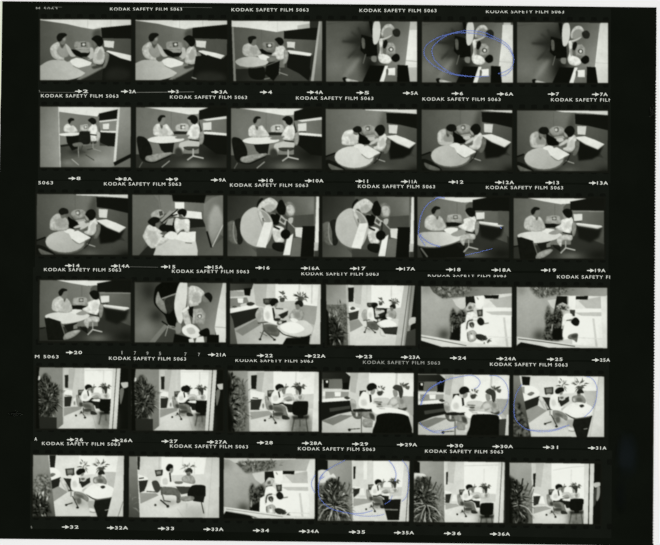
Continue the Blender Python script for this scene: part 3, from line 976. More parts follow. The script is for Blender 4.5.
F24 = '''
floor 178>150@60,100,220,330 p 10 10 340 10 330 300 240 400 10 360
+ 160 l3 100 280 220 282
shade 40 b 180 345 60 60 0.7
+ 60 b 60 40 60 60 0.25
low 205 p 236 108 322 96 335 150 300 180 260 150
rwall 228 p 440 78 660 66 660 170 440 165
+ 188 p 480 112 660 78 660 164 530 162
+ 18 p 446 82 546 80 542 105 456 103
win 244 p 440 164 660 166 660 440 440 440
+ 196 p 455 190 660 188 660 216 500 212
+ 208 l14 580 230 604 440
+ 226 l7 475 358 660 366
band 92>150@160,60,600,60 p 76 10 660 10 660 66 400 86 168 102 108 62
bigplant 55>135 n2.2 110 30 170 20 330 22 360 60 250 88 165 98
+ 60 k 11 26 205 48 55 22 40 8 60 210
+ 70 k 12 18 330 42 60 20 40 8 60 140
map 153.3 33.3 0.7333
seatd 24 p 232 80 312 74 326 140 270 130 250 152 234 182
cab 244 p 310 75 398 70 398 150 370 192 330 182
+ 90 l7~2 335 84 350 106
shrub 12>95 n2.2 92 250 120 182 150 230 200 195 240 246 222 330 184 350 186 482 108 482 96 350
+ 16 p~4 105 390 186 350 186 482 86 472
+ 180 l9~2 114 340 110 402
mchair 195 s 238 172 280 138 318 160 292 206 248 216
+ 90 s~3 255 175 280 160 290 185 265 195
+ 66 l10~2 244 216 304 204
mon 52 p 334 200 389 194 389 256 344 261
+ 125 p 349 210 376 208 376 242 351 244
table 246 p 190 330 240 300 330 300 420 340 434 460 420 520 250 520 183 492
man 246 s 234 272 255 224 310 224 342 265 336 302 270 292 250 322 246 382 230 372
+ 62 l12~1 244 372 254 306 300 290
+ 58 s~2 264 320 295 308 312 330 302 362 274 352
+ 185 l6~1 286 330 300 372
+ 26 s 338 292 365 268 395 288 402 326 370 341 344 322
+ 100 l9~2 400 325 444 318
woman 172 s 243 412 300 383 337 420 322 477 264 488
+ 60 l5~1 250 402 256 482
+ 80 l6~1 280 408 302 444
+ 240 s~3 275 430 300 425 305 455 280 462
+ 42 s 323 430 355 418 400 430 427 455 402 477 344 467
plantb 90 k 15 16 412 478 25 26 40 10 60 150
map 0 0 1
dark 20 p 10 366 120 372 240 428 240 440 10 440
ledge 226 p 10 340 220 378 400 400 640 428 640 440 210 440 10 378
+ 95 l5 20 358 160 384 330 418
'''
frame(24, 3, 417, 283, (28,22,632,28,630,428,28,426), 205, 'printed sideways frame 24, two people at a white table by a window', F24)
frame(25, 3, 512, 284, (32,20,634,26,634,428,32,422), 205, 'printed sideways frame 25, people at a table, one hiding the other', '''
use 24 0 0 1 floor shade low
use 24 -38 0 1 rwall win
win 236 p 590 60 640 60 640 440 605 440
band 92>165@180,50,600,40 p 160 10 660 10 660 60 620 82 400 78 180 70
use 24 10 -8 1 bigplant
map 153.3 26.7 0.7333
seatd 20 p 198 74 292 74 294 152 250 130 212 150 182 250 168 240
cab 244 p 302 74 372 74 366 196 310 192
+ 130 l8~2 300 75 296 140
mchair 40>210 n2.4 202 152 270 155 312 192 250 214 196 202
mon 60 p 316 200 364 200 362 256 324 256
table 240 p 248 330 292 318 304 462 254 472
shrub 10>95 n2.2 92 250 120 158 150 240 190 200 247 220 254 350 244 472 76 466 98 350
+ 14 p~3 160 380 246 350 252 472 156 472
+ 185 l9~2 160 328 150 392
man 246 s 254 262 280 233 330 233 347 275 312 292 287 292 282 352 248 332
+ 225 l8~1 250 308 245 372
+ 58 l8~1 285 296 332 290
+ 247 s 290 300 335 320 392 350 372 402 312 422 258 452 253 392
+ 90 s~2 368 300 388 295 392 320 372 325
+ 18 s 328 312 345 279 375 268 404 300 392 341 360 342
woman 112 s 298 442 330 418 387 413 387 460 377 494 350 472 308 462
+ 60 s~3 330 430 380 420 380 450 340 455
map 0 0 1
dark 18 p 20 392 60 384 320 426 360 440 20 440
ledge 222 p 20 348 220 376 420 404 640 424 640 440 320 440 180 410 60 388 36 405 20 440
+ 85 l6 40 366 200 384 420 416
''')
F26 = '''
mon 62 p 188 140 256 136 252 166 236 182 216 206 190 200
+ 135 p 198 148 242 146 232 166 202 172
bin 226 p 138 240 168 220 170 330 108 322
+ 110 s~3 140 275 155 270 155 310 142 310
plant 120 s~2 328 130 350 104 376 112 366 140 360 182 340 172
+ 90 k 21 12 355 118 22 20 38 9 60 140
plantb 90 k 22 26 500 98 42 10 46 11 50 150
desk 200 s 345 180 420 170 440 200 420 240 350 230
+ 90 l5~2 330 212 400 205
shade 105 b 300 405 120 42 0.5
+ 90 b 470 430 110 60 0.45
mchair 40 l8~2 192 200 206 262
+ 150 s 164 212 184 194 197 232 226 262 230 312 200 332 174 300
+ 60 s~3 200 290 240 285 250 325 215 330
+ 70 l10 246 340 251 402
+ 75 l10 222 378 270 450
+ 125 l8 250 400 302 416
+ 90 l6 250 400 200 415
+ 30 e 165 432 11 11
+ 30 e 268 456 13 11
+ 40 e 222 396 10 10
+ 60 s~4 255 355 340 350 340 385 262 390
man 118 s 238 288 300 278 360 298 374 340 392 395 402 418 374 420 345 366 330 346 258 342
+ 80 s~4 250 300 320 310 340 350 270 340
+ 42 s 330 388 352 380 400 402 400 422 338 420
+ 36 p 240 268 345 256 350 270 250 284
+ 244 s 270 134 236 165 225 210 235 262 300 267 345 228 388 208 382 194 335 206 318 190 310 150
+ 208 s~4 245 200 285 190 290 235 250 245
+ 160 s 345 222 386 198 422 206 424 234 380 244
+ 38 p 291 150 304 150 315 205 303 217
+ 140 s~1 300 118 330 112 333 134 313 152 298 146
+ 20 s 268 98 298 77 338 86 348 112 326 116 300 124 288 142 270 128
woman 210 s 438 190 470 174 520 170 546 194 532 236 450 242 428 220
+ 150 l6~2 440 200 445 232
+ 140 s~2 490 200 525 190 520 225 500 228
+ 145 s~1 464 120 488 122 492 165 476 180 464 162
+ 52 s 462 112 488 94 520 104 518 166 500 184 490 142 476 134
table 26 p 326 266 432 276 432 356 392 352 376 300
+ 244 p 338 256 386 240 440 244 440 276 364 268
+ 110 s~2 370 235 420 228 430 240 385 248
+ 228 p 378 356 440 354 440 386 402 386
fchair 112 p~24 425 400 606 380 612 590 405 590
+ 36 p~5 428 390 594 382 588 416 440 424
+ 42 l10~3 452 405 428 535
+ 42 l10~3 566 400 582 540
+ 60 l9~3 505 415 508 490
+ 16 s 440 258 480 245 570 245 586 262 582 350 570 378 500 386 440 372 430 320
+ 18 p 480 372 542 372 536 412 488 412
+ 150 l5 574 428 592 532
+ 130 l4 416 428 420 532
'''
FR[0] = dict(shapes=parse(F26))
frame(26, 4, 32, 364, (30,22,640,30,640,432,26,430), 17, 'printed frame 26, office behind a tall plant and a door frame, dark corner', '''
wall 200 p 212 10 352 10 352 300 212 300
+ 180 p 245 30 290 30 270 170 240 160
cab 32 p 218 74 243 72 240 160 220 158
win 243 p 350 10 548 10 540 240 350 220
+ 205 l12 328 26 320 160
+ 220 l8 478 40 476 140
+ 215 l5 352 42 540 42
count 238 p 214 165 268 178 268 214 214 214
phone 110 l5 218 208 262 212
under 40 p 216 218 268 216 256 282 216 292
floor 214 p 212 285 530 270 530 440 160 440
+ 150 p 212 290 330 282 330 300 212 348
+ 180 l3 400 330 430 430
use 0 197 91 0.584
lpart 142>118@60,60,200,300 p 48 10 212 10 212 398 165 436 36 436
+ 190 p 205 10 214 10 213 398 206 402
bigplant 110 k 31 30 165 200 40 60 40 4 60 150
+ 10>75 n2.2 28 100 60 95 80 66 104 70 120 118 155 128 180 180 172 225 180 280 150 310 130 350 26 356
+ 150 k 33 80 105 215 62 115 62 6 30 185
+ 16 k 32 24 100 210 62 120 50 12 8 40
+ 220 s 34 88 52 80 54 102 38 106
box 38 p 24 350 165 356 165 436 24 436
dark 14 p 24 14 52 14 40 110 50 436 24 436
post 216 p 540 10 592 10 564 440 512 440
+ 75 l5 564 20 536 440
room 200 s 592 128 612 122 640 122 640 150 610 160
+ 110 s 585 175 610 160 610 200 590 270
''')
frame(27, 4, 127, 366, (28,20,640,28,640,432,30,430), 17, 'printed frame 27, office behind a plant, person leaning over the table', '''
use 26 8 -3 1
man 22 s 370 148 395 128 418 140 420 165 400 176 378 170
''')
frame(28, 4, 224, 368, (28,18,632,26,630,424,28,424), 200, 'printed frame 28, two people by windows, dark plant along the edge', '''
wall 204 p 170 10 340 10 335 300 175 300
+ 180 p 218 30 270 28 250 170 215 150
cab 26 p 180 50 220 46 214 142 182 138
win 245 p 330 10 612 10 605 180 330 200
+ 205 l12 312 22 310 140
+ 222 l9 480 28 478 110
low 206 p 520 176 606 172 600 245 540 240
count 238 p 176 145 272 165 262 208 176 205
phone 60 l6 190 198 228 202
under 42 p 178 210 252 208 236 280 178 292
floor 216 p 172 280 600 270 600 440 170 440
+ 155 p 176 292 300 285 330 310 180 345
use 0 160 53.3 0.685
rpart 228 p 606 20 636 20 636 440 586 440
lpart 120>155@28,200,165,120 p 20 10 165 10 176 440 20 440
+ 196 p 157 10 168 10 180 440 170 440
bigplant 60>125 n2.2 40 80 90 60 140 120 150 250 140 400 60 424 40 300
+ 90 k 41 40 120 230 45 140 60 5 50 150
+ 170 k 42 18 65 230 40 130 44 11 80 220
+ 14 k 43 40 45 250 30 190 50 16 8 40
dark 14 s~8 20 50 50 60 48 150 40 230 64 330 55 440 20 440
''')
F29 = '''
wall 206 p 26 20 345 20 345 300 26 300
+ 180 p 215 24 270 24 250 160 215 150
cab 42>25@40,40,200,100 p 24 20 180 20 216 50 205 140 160 140 160 100 30 72
+ 112 p 34 68 160 66 165 132 36 132
+ 14 p 164 95 200 88 206 136 164 136
+ 18 p 36 70 74 72 70 126 38 124
+ 240 p 52 78 67 76 66 94 54 92
note 218 p 28 132 212 138 212 156 28 150
+ 148 p 48 152 206 152 202 195 48 198
+ 244 p 110 153 153 153 151 183 113 183
+ 240 p 30 150 48 150 48 180 30 180
count 240 p 24 200 210 186 216 208 24 222
phone 60 s 174 192 192 182 214 194 196 203
floor 202 p 24 340 230 280 420 330 400 440 24 440
+ 125 p 24 346 150 305 235 310 100 375
under 22 p 24 222 212 210 226 282 130 302 24 345
+ 62 p 75 262 215 244 215 264 80 286
win 245 p 340 10 650 10 650 190 560 184 340 230
+ 205 l14 318 24 316 150
+ 208 l14 525 26 520 120
low 168 p 556 180 650 184 650 340 590 270
map 213 60 0.685
mon 30 p 95 125 156 121 152 146 116 152 106 178 92 178
desk 205 s 235 200 320 190 380 200 370 240 240 250
+ 55 l8~2 238 232 312 236
+ 60 s~2 255 250 300 248 300 262 260 264
plant 60 s~1 264 134 320 128 310 166 276 170
+ 70 k 51 18 295 108 26 24 44 11 40 130
plantb 60 k 52 12 500 80 30 14 50 12 40 120
+ 70 s 500 78 540 55 576 50 545 76
+ 90 s 538 86 580 78 572 112 546 106
mchair 185 s 2 216 40 208 62 250 56 300 18 302
+ 140 s~4 10 250 50 250 45 290 20 290
+ 95 s 18 318 112 312 114 388 62 398 28 372
+ 60 l10~2 25 350 100 360
+ 205 e~2 66 355 11 22
+ 110 l13 112 388 112 545
+ 150 s 132 400 212 410 228 462 200 482 130 472
+ 60 l8 -20 500 100 492
+ 40 e -5 505 14 14
man 135 s 118 330 200 322 238 370 242 414 200 402 128 380
+ 60 s~3 190 340 235 360 235 400 200 390
+ 228 p 224 420 246 420 242 520 212 528
+ 28 p 24 306 140 294 222 300 216 326 130 328 38 328
+ 244 s 140 130 105 165 84 230 95 280 150 302 220 300 302 292 275 260 212 240 196 180
+ 206 s~5 105 220 150 205 165 260 115 270
+ 150 s~2 255 270 300 262 318 285 280 296
+ 38 p 187 160 206 160 214 230 195 240
+ 142 s~1 204 124 242 108 244 138 222 162 200 152
+ 20 s 163 88 188 55 230 50 260 74 256 104 236 108 204 124 176 122
woman 168 s 405 195 450 184 520 180 552 250 547 302 510 318 480 292 470 252 430 277 380 277 362 260
+ 205 s~4 400 215 450 205 460 245 400 258
+ 130 s~4 480 200 520 210 520 250 490 250
+ 58 s~2 465 286 500 300 552 284 542 316 490 318
+ 205 s 338 272 400 260 404 290 350 292
+ 142 s~1 418 118 455 118 466 165 442 188 424 170
+ 55 s 416 92 445 66 500 78 517 120 512 172 496 198 480 172 470 130 430 110
table 243 s 213 302 300 285 400 290 520 315 572 345 577 392 550 372 480 347 360 337 270 352 233 335
+ 120 l5~2 280 296 340 300
fchair 15 s 268 362 360 341 480 346 552 366 577 402 582 570 238 570 254 420
map 0 0 1
'''
frame(29, 4, 318, 369, (28,22,638,28,634,426,26,424), 192, 'printed frame 29, close view of two people behind a black chair back', F29)
frame(30, 4, 414, 371, (28,20,636,28,630,428,28,426), 192, 'printed frame 30, two people behind a black chair, circled in blue pen', '''
use 29 -8 4 1 wall cab note count phone floor under win low
use 29 -18 8 1 mon desk plant
use 29 -30 8 1 plantb
use 29 -16 4 1 mchair
use 29 -24 10 1 man
use 29 -22 14 1 woman table
fchair 15 s 385 300 420 288 510 288 560 298 568 330 568 450 362 450 372 370
dark 60 p 568 322 615 318 612 428 566 428
rpart 222 p 618 290 640 290 640 440 606 440
''')
F31 = '''
wall 226 p 50 10 335 10 335 230 60 230
cab 20 p 84 22 142 26 136 84 90 80
note 246 s 80 90 150 85 200 120 190 145 100 130
+ 150 p 84 92 104 92 104 135 90 130
win 246 p 325 10 640 10 600 130 480 130 325 140
+ 222 l10 440 24 440 60
low 190 p 495 118 600 120 572 245 520 205
count 242 p 72 96 92 140 190 140 204 150 92 192
phone 110 s 122 142 148 126 170 134 145 152
floor 216 p 100 240 210 200 450 280 440 440 130 440
+ 148 p 104 252 190 216 252 252 132 334
under 32 p 94 192 205 152 192 214 104 252
map 113.3 46.7 0.71
mon 54 p 170 72 256 64 257 130 206 150 178 132
+ 122 p 187 80 243 76 243 118 191 122
+ 222 e 215 142 18 9
desk 36 p 304 196 402 154 406 200 330 250
+ 205 s 310 150 362 148 366 180 330 192
+ 90 s~2 320 160 350 158 350 175 325 178
plant 80 k 61 18 345 42 26 28 50 10 60 150
+ 90 l9~2 345 40 335 80
plantb 90 k 62 30 505 42 40 30 56 11 60 150
+ 70 s~2 485 60 530 60 525 95 490 95
shade 120 b 300 395 120 60 0.5
+ 100 b 440 420 90 60 0.45
mchair 205 s 118 172 165 162 215 272 182 284
+ 40 p 154 160 226 165 242 262 220 272
+ 120 l8~2 180 220 205 280
+ 56 l12 198 276 262 276
+ 142 l13 225 285 226 334
+ 54 l10 238 328 290 432
+ 60 l10 178 410 240 392
+ 90 s~4 275 350 315 345 318 395 285 400
+ 36 e 180 412 12 10
+ 36 e 286 436 14 10
man 132 s 254 288 330 298 387 340 382 382 346 362 300 342 264 372
+ 90 s~4 270 310 320 315 350 345 290 335
+ 168 s 384 380 412 374 441 380 426 442 394 442
+ 225 s 398 440 440 450 478 462 440 477 404 466
+ 80 l5~2 400 474 440 482 480 470
+ 244 s 250 134 225 180 221 240 245 279 330 282 372 266 357 250 306 245 301 190 300 140
+ 208 s~5 235 195 270 185 282 235 245 245
+ 188 s 328 272 360 249 382 258 350 287
+ 40 p 300 155 311 160 313 205 303 215
+ 135 s~1 318 115 345 108 342 132 322 140
+ 20 s 274 97 308 69 350 74 357 104 332 113 306 130 280 126
woman 138 s 434 160 470 144 530 145 562 195 542 226 490 226 438 206
+ 90 s~4 470 175 510 165 530 200 490 205
+ 190 s~2 440 178 455 170 462 198 448 202
+ 112 s~1 480 124 511 124 506 152 486 152
+ 34 s 476 112 500 87 531 94 542 122 516 124 490 130
table 42 l9 358 300 430 352 520 364 622 337
+ 240 s 343 286 420 224 500 209 582 230 627 265 602 331 520 352 440 345 378 316
paper 248 s 400 290 460 250 560 270 520 315 450 320
+ 228 s 438 208 490 224 472 238
+ 40 s 500 240 530 229 547 245 520 259
fchair 24 p 450 362 622 336 606 400 572 540 478 540 438 422
+ 120 l7~2 442 366 600 345
+ 190 l6 542 462 578 455
map 0 0 1
'''
frame(31, 4, 509, 373, (30,16,634,24,634,426,30,424), 215, 'printed frame 31, two people at a round table, circled in blue pen', F31 + '''
lpart 128>62@60,60,100,330 p 20 10 68 10 150 440 20 440
bigplant 20>110 n4 30 240 70 200 105 300 140 400 130 424 30 424
+ 60 k 63 16 60 350 50 70 50 8 15 110
rpart 220 p 598 10 650 10 650 440 534 440 575 250
+ 190 l5 600 20 540 424
''')
frame(32, 5, 28, 452, (34,20,640,26,634,430,32,428), 215, 'printed frame 32, two people at a round table, palm leaves at the edge', '''
use 31 14 14 1 -lpart -rpart -bigplant -cab
cab 30 p 142 22 186 22 178 104 148 102
lpart 150>90@60,60,120,400 p 20 10 134 10 184 440 20 440
bigplant 90 k 64 40 90 230 50 90 50 5 60 150
+ 60>150 n2.4 40 180 90 150 140 170 150 300 100 320 40 300
+ 8>70 n2.4 34 280 80 290 130 320 150 424 34 424
+ 170 k 66 16 80 350 55 70 55 10 90 230
+ 16 k 65 10 75 370 45 50 60 12 10 50
rpart 220 p 604 10 650 10 650 450 522 450 570 250
+ 120 l4 634 330 600 430
''')
frame(33, 5, 124, 453, (34,22,636,30,634,432,32,428), 218, 'printed frame 33, person in tie side-on at the table, empty chair', '''
wall 214 p 80 10 260 10 260 300 90 300
+ 200 l12 236 28 234 110
cab 36 p 88 24 108 24 104 112 90 110
win 246 p 250 10 552 10 530 150 250 170
+ 224 l9 392 30 390 90
+ 220 l8 470 60 468 150
low 214 p 250 150 550 140 548 260 260 240
count 242 p 94 140 160 165 160 182 96 182
phone 24 l7 100 170 132 166
floor 220 p 100 255 560 250 560 440 105 440
+ 152 p 104 266 212 268 232 282 110 338
+ 190 l3 355 370 392 425
under 40 p 98 186 160 180 142 250 104 266
bin 228 p 164 188 182 180 202 254 136 250
+ 60 s 185 196 222 186 244 238 215 264
+ 90 l7 150 256 215 260
mon 45 p 205 115 260 111 257 150 214 156
+ 135 p 214 122 246 120 246 142 218 145
plantb 120 k 71 18 428 96 24 12 36 10 90 170
shade 130 b 300 330 90 35 0.55
+ 110 b 480 400 150 90 0.35
mchair 60 l9 246 225 252 280
+ 92 l8 255 275 268 322
+ 40 l9 242 312 294 356
+ 60 e 209 347 8 8
+ 40 e 292 355 10 10
+ 60 l7 268 318 312 325
man 98 s 250 228 340 232 372 258 378 322 350 332 345 285 262 276
+ 240 s 288 124 256 145 245 180 250 216 310 222 374 215 368 204 328 195 318 160 310 130
+ 208 s 258 175 285 168 292 205 262 210
+ 40 p 300 130 310 130 317 190 307 194
+ 140 s 308 100 328 92 326 124 310 136
+ 20 s 279 98 300 72 326 82 324 100 308 104 304 122 286 118
woman 156 s 388 162 425 146 460 154 476 190 460 206 395 192
+ 118 e 430 136 15 18
+ 48 s 406 124 430 98 456 112 452 138 440 124 416 130
table 60 p 345 222 445 224 432 268 382 276
+ 242 p 340 208 400 200 455 206 458 226 370 222
+ 110 s 340 190 390 190 385 205 345 205
fchair 20 s 444 224 500 212 546 225 540 290 428 292
+ 24 p 460 285 540 280 530 330 460 320
+ 142 s 374 294 458 288 462 314 395 322
+ 192 l7 418 336 418 396
+ 40 l6 515 325 532 402
rpart 214 p 550 10 650 10 650 450 540 450
+ 196 l4 590 30 560 430
lpart 138>78@50,40,70,400 p 20 10 84 10 106 450 20 450
bigplant 130 k 72 8 50 330 20 60 50 8 90 150
''')
frame(34, 5, 220, 455, (26,20,634,26,630,426,24,420), 208, 'printed sideways frame 34, pale picture of people at a white table', '''
use 24 -24 14 1 floor shade low
floor 214 p 10 10 660 10 660 40 100 52 60 30 10 26
use 24 -48 24 1 rwall win
win 236 p 578 40 640 30 640 440 600 440
band 100>185@140,60,560,50 p 104 54 300 36 600 26 575 106 350 106 170 112
use 24 10 20 1 bigplant
use 24 -26 20 1 seatd cab shrub mchair mon
use 24 -26 14 1 table man woman plantb
dark 16 p 16 400 40 376 200 404 240 440 16 440
ledge 228 p 20 344 220 372 420 398 640 420 640 440 330 440 180 396 40 372 18 408
+ 130 l4 40 360 220 384 420 412
''')
frame(35, 5, 314, 457, (28,20,638,28,632,430,26,424), 205, 'printed frame 35, office past a big palm, circled in blue pen', '''
wall 214 p 255 10 400 10 400 320 260 320
+ 235 p 330 24 355 24 352 150 330 150
cab 28 p 262 64 278 62 274 145 262 146
win 247 p 395 10 620 10 610 200 395 200
+ 215 l12 370 26 366 150
count 238 p 258 195 310 200 306 212 262 212
under 40 p 260 214 306 208 300 240 264 272
floor 222 p 258 270 600 260 600 450 258 450
+ 160 p 260 275 360 280 390 300 262 330
bin 236 p 310 210 330 208 340 255 300 255
use 0 255 105 0.563 -fchair -bin
fchair 22 p 455 285 590 280 585 350 572 420 490 420 470 345
+ 130 l8 470 350 560 352
post 222 p 604 10 645 10 628 450 564 450
+ 90 l5 640 20 612 440
lpart 168>140@100,60,240,120 p 20 10 258 10 262 450 20 450
+ 220 p 252 10 259 10 264 450 258 450
dark 20 p 20 10 92 24 92 90 20 88
room 226 s 30 92 90 90 110 120 130 110 140 150 30 170
bigplant 110 k 81 50 215 300 40 110 50 5 70 160
+ 50>115 n2.2 28 205 80 190 130 165 175 190 200 205 222 270 228 424 28 424
+ 8>80 n2.2 80 170 130 140 190 190 190 260 220 330 220 400 60 410 50 300
+ 30 k 84 26 130 250 50 60 60 14 10 60
+ 165 k 83 90 130 300 75 100 70 7 60 215
+ 14 k 82 30 130 300 80 90 50 10 8 50
+ 34 l9 132 215 120 140
+ 30 l10 150 215 166 132
+ 40 l9 102 220 84 158
+ 46 l8 182 225 206 168
+ 80 l6 205 260 242 182
+ 95 l6 222 290 246 210
+ 190 l6~1 128 330 66 355 36 410
+ 205 l6~1 140 330 196 350 236 402
+ 180 l6~1 118 318 56 318 32 345
+ 190 l6~1 132 335 110 380 100 424
+ 170 l6~1 145 335 160 380 158 424
+ 150 l5~1 150 300 200 300 236 330
''')
frame(36, 5, 410, 458, (28,20,636,28,632,432,26,426), 205, 'printed frame 36, office past a big palm, pale door frame', '''
wall 214 p 232 10 370 10 370 320 236 320
+ 195 p 250 24 305 24 290 170 250 160
cab 28 p 240 95 254 92 250 175 240 178
win 247 p 360 10 608 10 590 240 360 230
+ 212 l12 338 26 334 170
+ 226 l8 495 70 492 160
+ 215 l5 362 52 590 46
count 238 p 234 218 278 228 276 240 236 240
under 45 p 236 242 276 238 262 300 236 304
floor 222 p 232 300 600 290 600 450 232 450
+ 170 p 234 302 310 305 330 320 234 345
bin 236 p 290 245 308 243 315 290 275 288
use 0 222 132 0.563 -fchair -bin
use 0 214 156 0.585 fchair
post 226 p 592 10 640 10 640 450 556 450
+ 120 l6 614 20 590 450
+ 60 p 632 20 650 20 650 450 622 450
lpart 172>140@80,60,220,120 p 20 10 230 10 232 450 20 450
+ 224 p 226 10 234 10 236 450 230 450
dark 18 p 20 10 66 30 66 100 20 98
room 230 s 28 108 60 102 100 110 110 140 40 150
bigplant 110 k 85 50 190 290 35 110 50 5 70 160
+ 85>150 n2.2 120 175 165 170 195 235 200 424 150 424 120 300
+ 8>85 n2.2 32 150 80 130 120 128 140 190 150 260 180 330 190 424 30 424
+ 165 k 87 80 105 310 65 100 66 7 60 215
+ 14 k 86 36 100 230 55 80 50 12 8 50
map -22 -2 0.96
bigplant 34 l9 132 215 120 140
+ 30 l10 150 215 166 132
+ 40 l9 102 220 84 158
+ 46 l8 182 225 206 168
+ 80 l6 205 260 242 182
+ 95 l6 222 290 246 210
+ 190 l6~1 128 330 66 355 36 410
+ 205 l6~1 140 330 196 350 236 402
+ 180 l6~1 118 318 56 318 32 345
+ 190 l6~1 132 335 110 380 100 424
+ 170 l6~1 145 335 160 380 158 424
+ 150 l5~1 150 300 200 300 236 330
map 0 0 1
''')
frame(37, 5, 505, 459, (30,24,636,32,634,434,28,428), 17, 'printed last frame, office past a dark plant with a black right side', '''
wall 208 p 182 10 325 10 320 350 188 350
+ 188 p 205 30 260 30 240 190 205 180
cab 28 p 186 98 206 94 200 186 188 186
win 246 p 310 10 530 10 530 270 310 260
+ 210 l12 290 28 286 170
+ 226 l8 442 70 440 160
+ 220 l6 320 75 440 55 528 48
count 238 p 186 225 236 236 234 246 188 246
under 42 p 188 248 236 246 222 300 190 315
floor 218 p 186 310 530 300 530 450 186 450
+ 160 p 188 320 270 315 310 330 190 365
bin 238 p 240 250 254 246 268 300 222 296
use 0 181 122 0.58 -bin
post 222 p 528 10 596 10 584 450 524 450
+ 60 l7 564 20 556 450
room 200 s 590 165 610 156 634 158 632 180 600 190
+ 150 s 612 195 632 185 630 250 610 280
+ 60 s 590 220 612 195 605 290 590 310
lpart 172>120@80,60,150,320 p 20 10 182 10 188 450 20 450
+ 214 p 176 10 186 10 192 450 184 450
bigplant 90 k 88 45 140 290 35 110 50 5 60 150
+ 75>140 n2.2 100 200 140 180 162 260 158 424 110 424
+ 8>60 n2.2 30 140 70 140 100 180 110 280 140 330 150 424 30 424
+ 150 k 90 60 85 290 55 115 56 7 50 205
+ 12 k 89 20 70 250 45 90 50 12 8 40
map -30 10 0.9
bigplant 34 l9 132 215 120 140
+ 30 l10 150 215 166 132
+ 40 l9 102 220 84 158
+ 46 l8 182 225 206 168
+ 80 l6 205 260 242 182
+ 95 l6 222 290 246 210
+ 190 l6~1 128 330 66 355 36 410
+ 205 l6~1 140 330 196 350 236 402
+ 180 l6~1 118 318 56 318 32 345
map 0 0 1
dark 15 s~6 20 120 44 150 40 250 55 330 45 450 20 450
''')
del FR[0]
for key in (9, 10, 11, 12, 13, 14, 15, 18, 19, 20):     # arms and hands rest on the table top
    L = FR[key]['shapes']; rank = {'ped': 1, 'table': 1, 'paper': 1, 'wchair': 2, 'man': 2, 'woman': 2, 'fchair': 3}
    FR[key]['shapes'] = sorted(L, key=lambda s: rank.get(s[0], 0))


CELL = 3.1                      # size of one printed cell, in drawing units (about half a photo pixel)
ST = CELL / 2
def blur(a, sg):
    if sg < 0.3: return a
    r = int(sg*3) + 1; k = np.exp(-0.5*(np.arange(-r, r+1)/sg)**2); k /= k.sum()
    for ax in (0, 1):
        pd = [(0, 0), (0, 0)]; pd[ax] = (r, r); p = np.pad(a, pd, mode='edge'); o = np.zeros_like(a)
        for q, w in enumerate(k):
            o += w * (p[q:q+a.shape[0], :] if ax == 0 else p[:, q:q+a.shape[1]])
        a = o
    return a
def noise(shape, sg, rs):
    n = blur(rs.standard_normal(shape), sg); return (n - n.mean()) / (n.std() + 1e-9)
def inside(pts, X, Y):
    m = np.zeros((Y.size, X.size), bool); yy = Y[:, None]; xx = X[None, :]
    for (x1, y1), (x2, y2) in zip(pts, pts[1:] + pts[:1]):
        if y1 == y2: continue
        c = (y1 > yy) != (y2 > yy)
        m ^= c & (xx < (x2-x1)*(yy-y1)/(y2-y1) + x1)
    return m
FORM = {'man', 'woman', 'mchair', 'wchair', 'fchair', 'mon', 'seatd', 'phone', 'bag'}
def within(pts, body):          # is this outline shading inside the garment already drawn?
    if not body: return False
    return sum(bool(inside(body, np.array([p[0]]), np.array([p[1]]))[0, 0]) for p in pts) >= 0.75*len(pts)
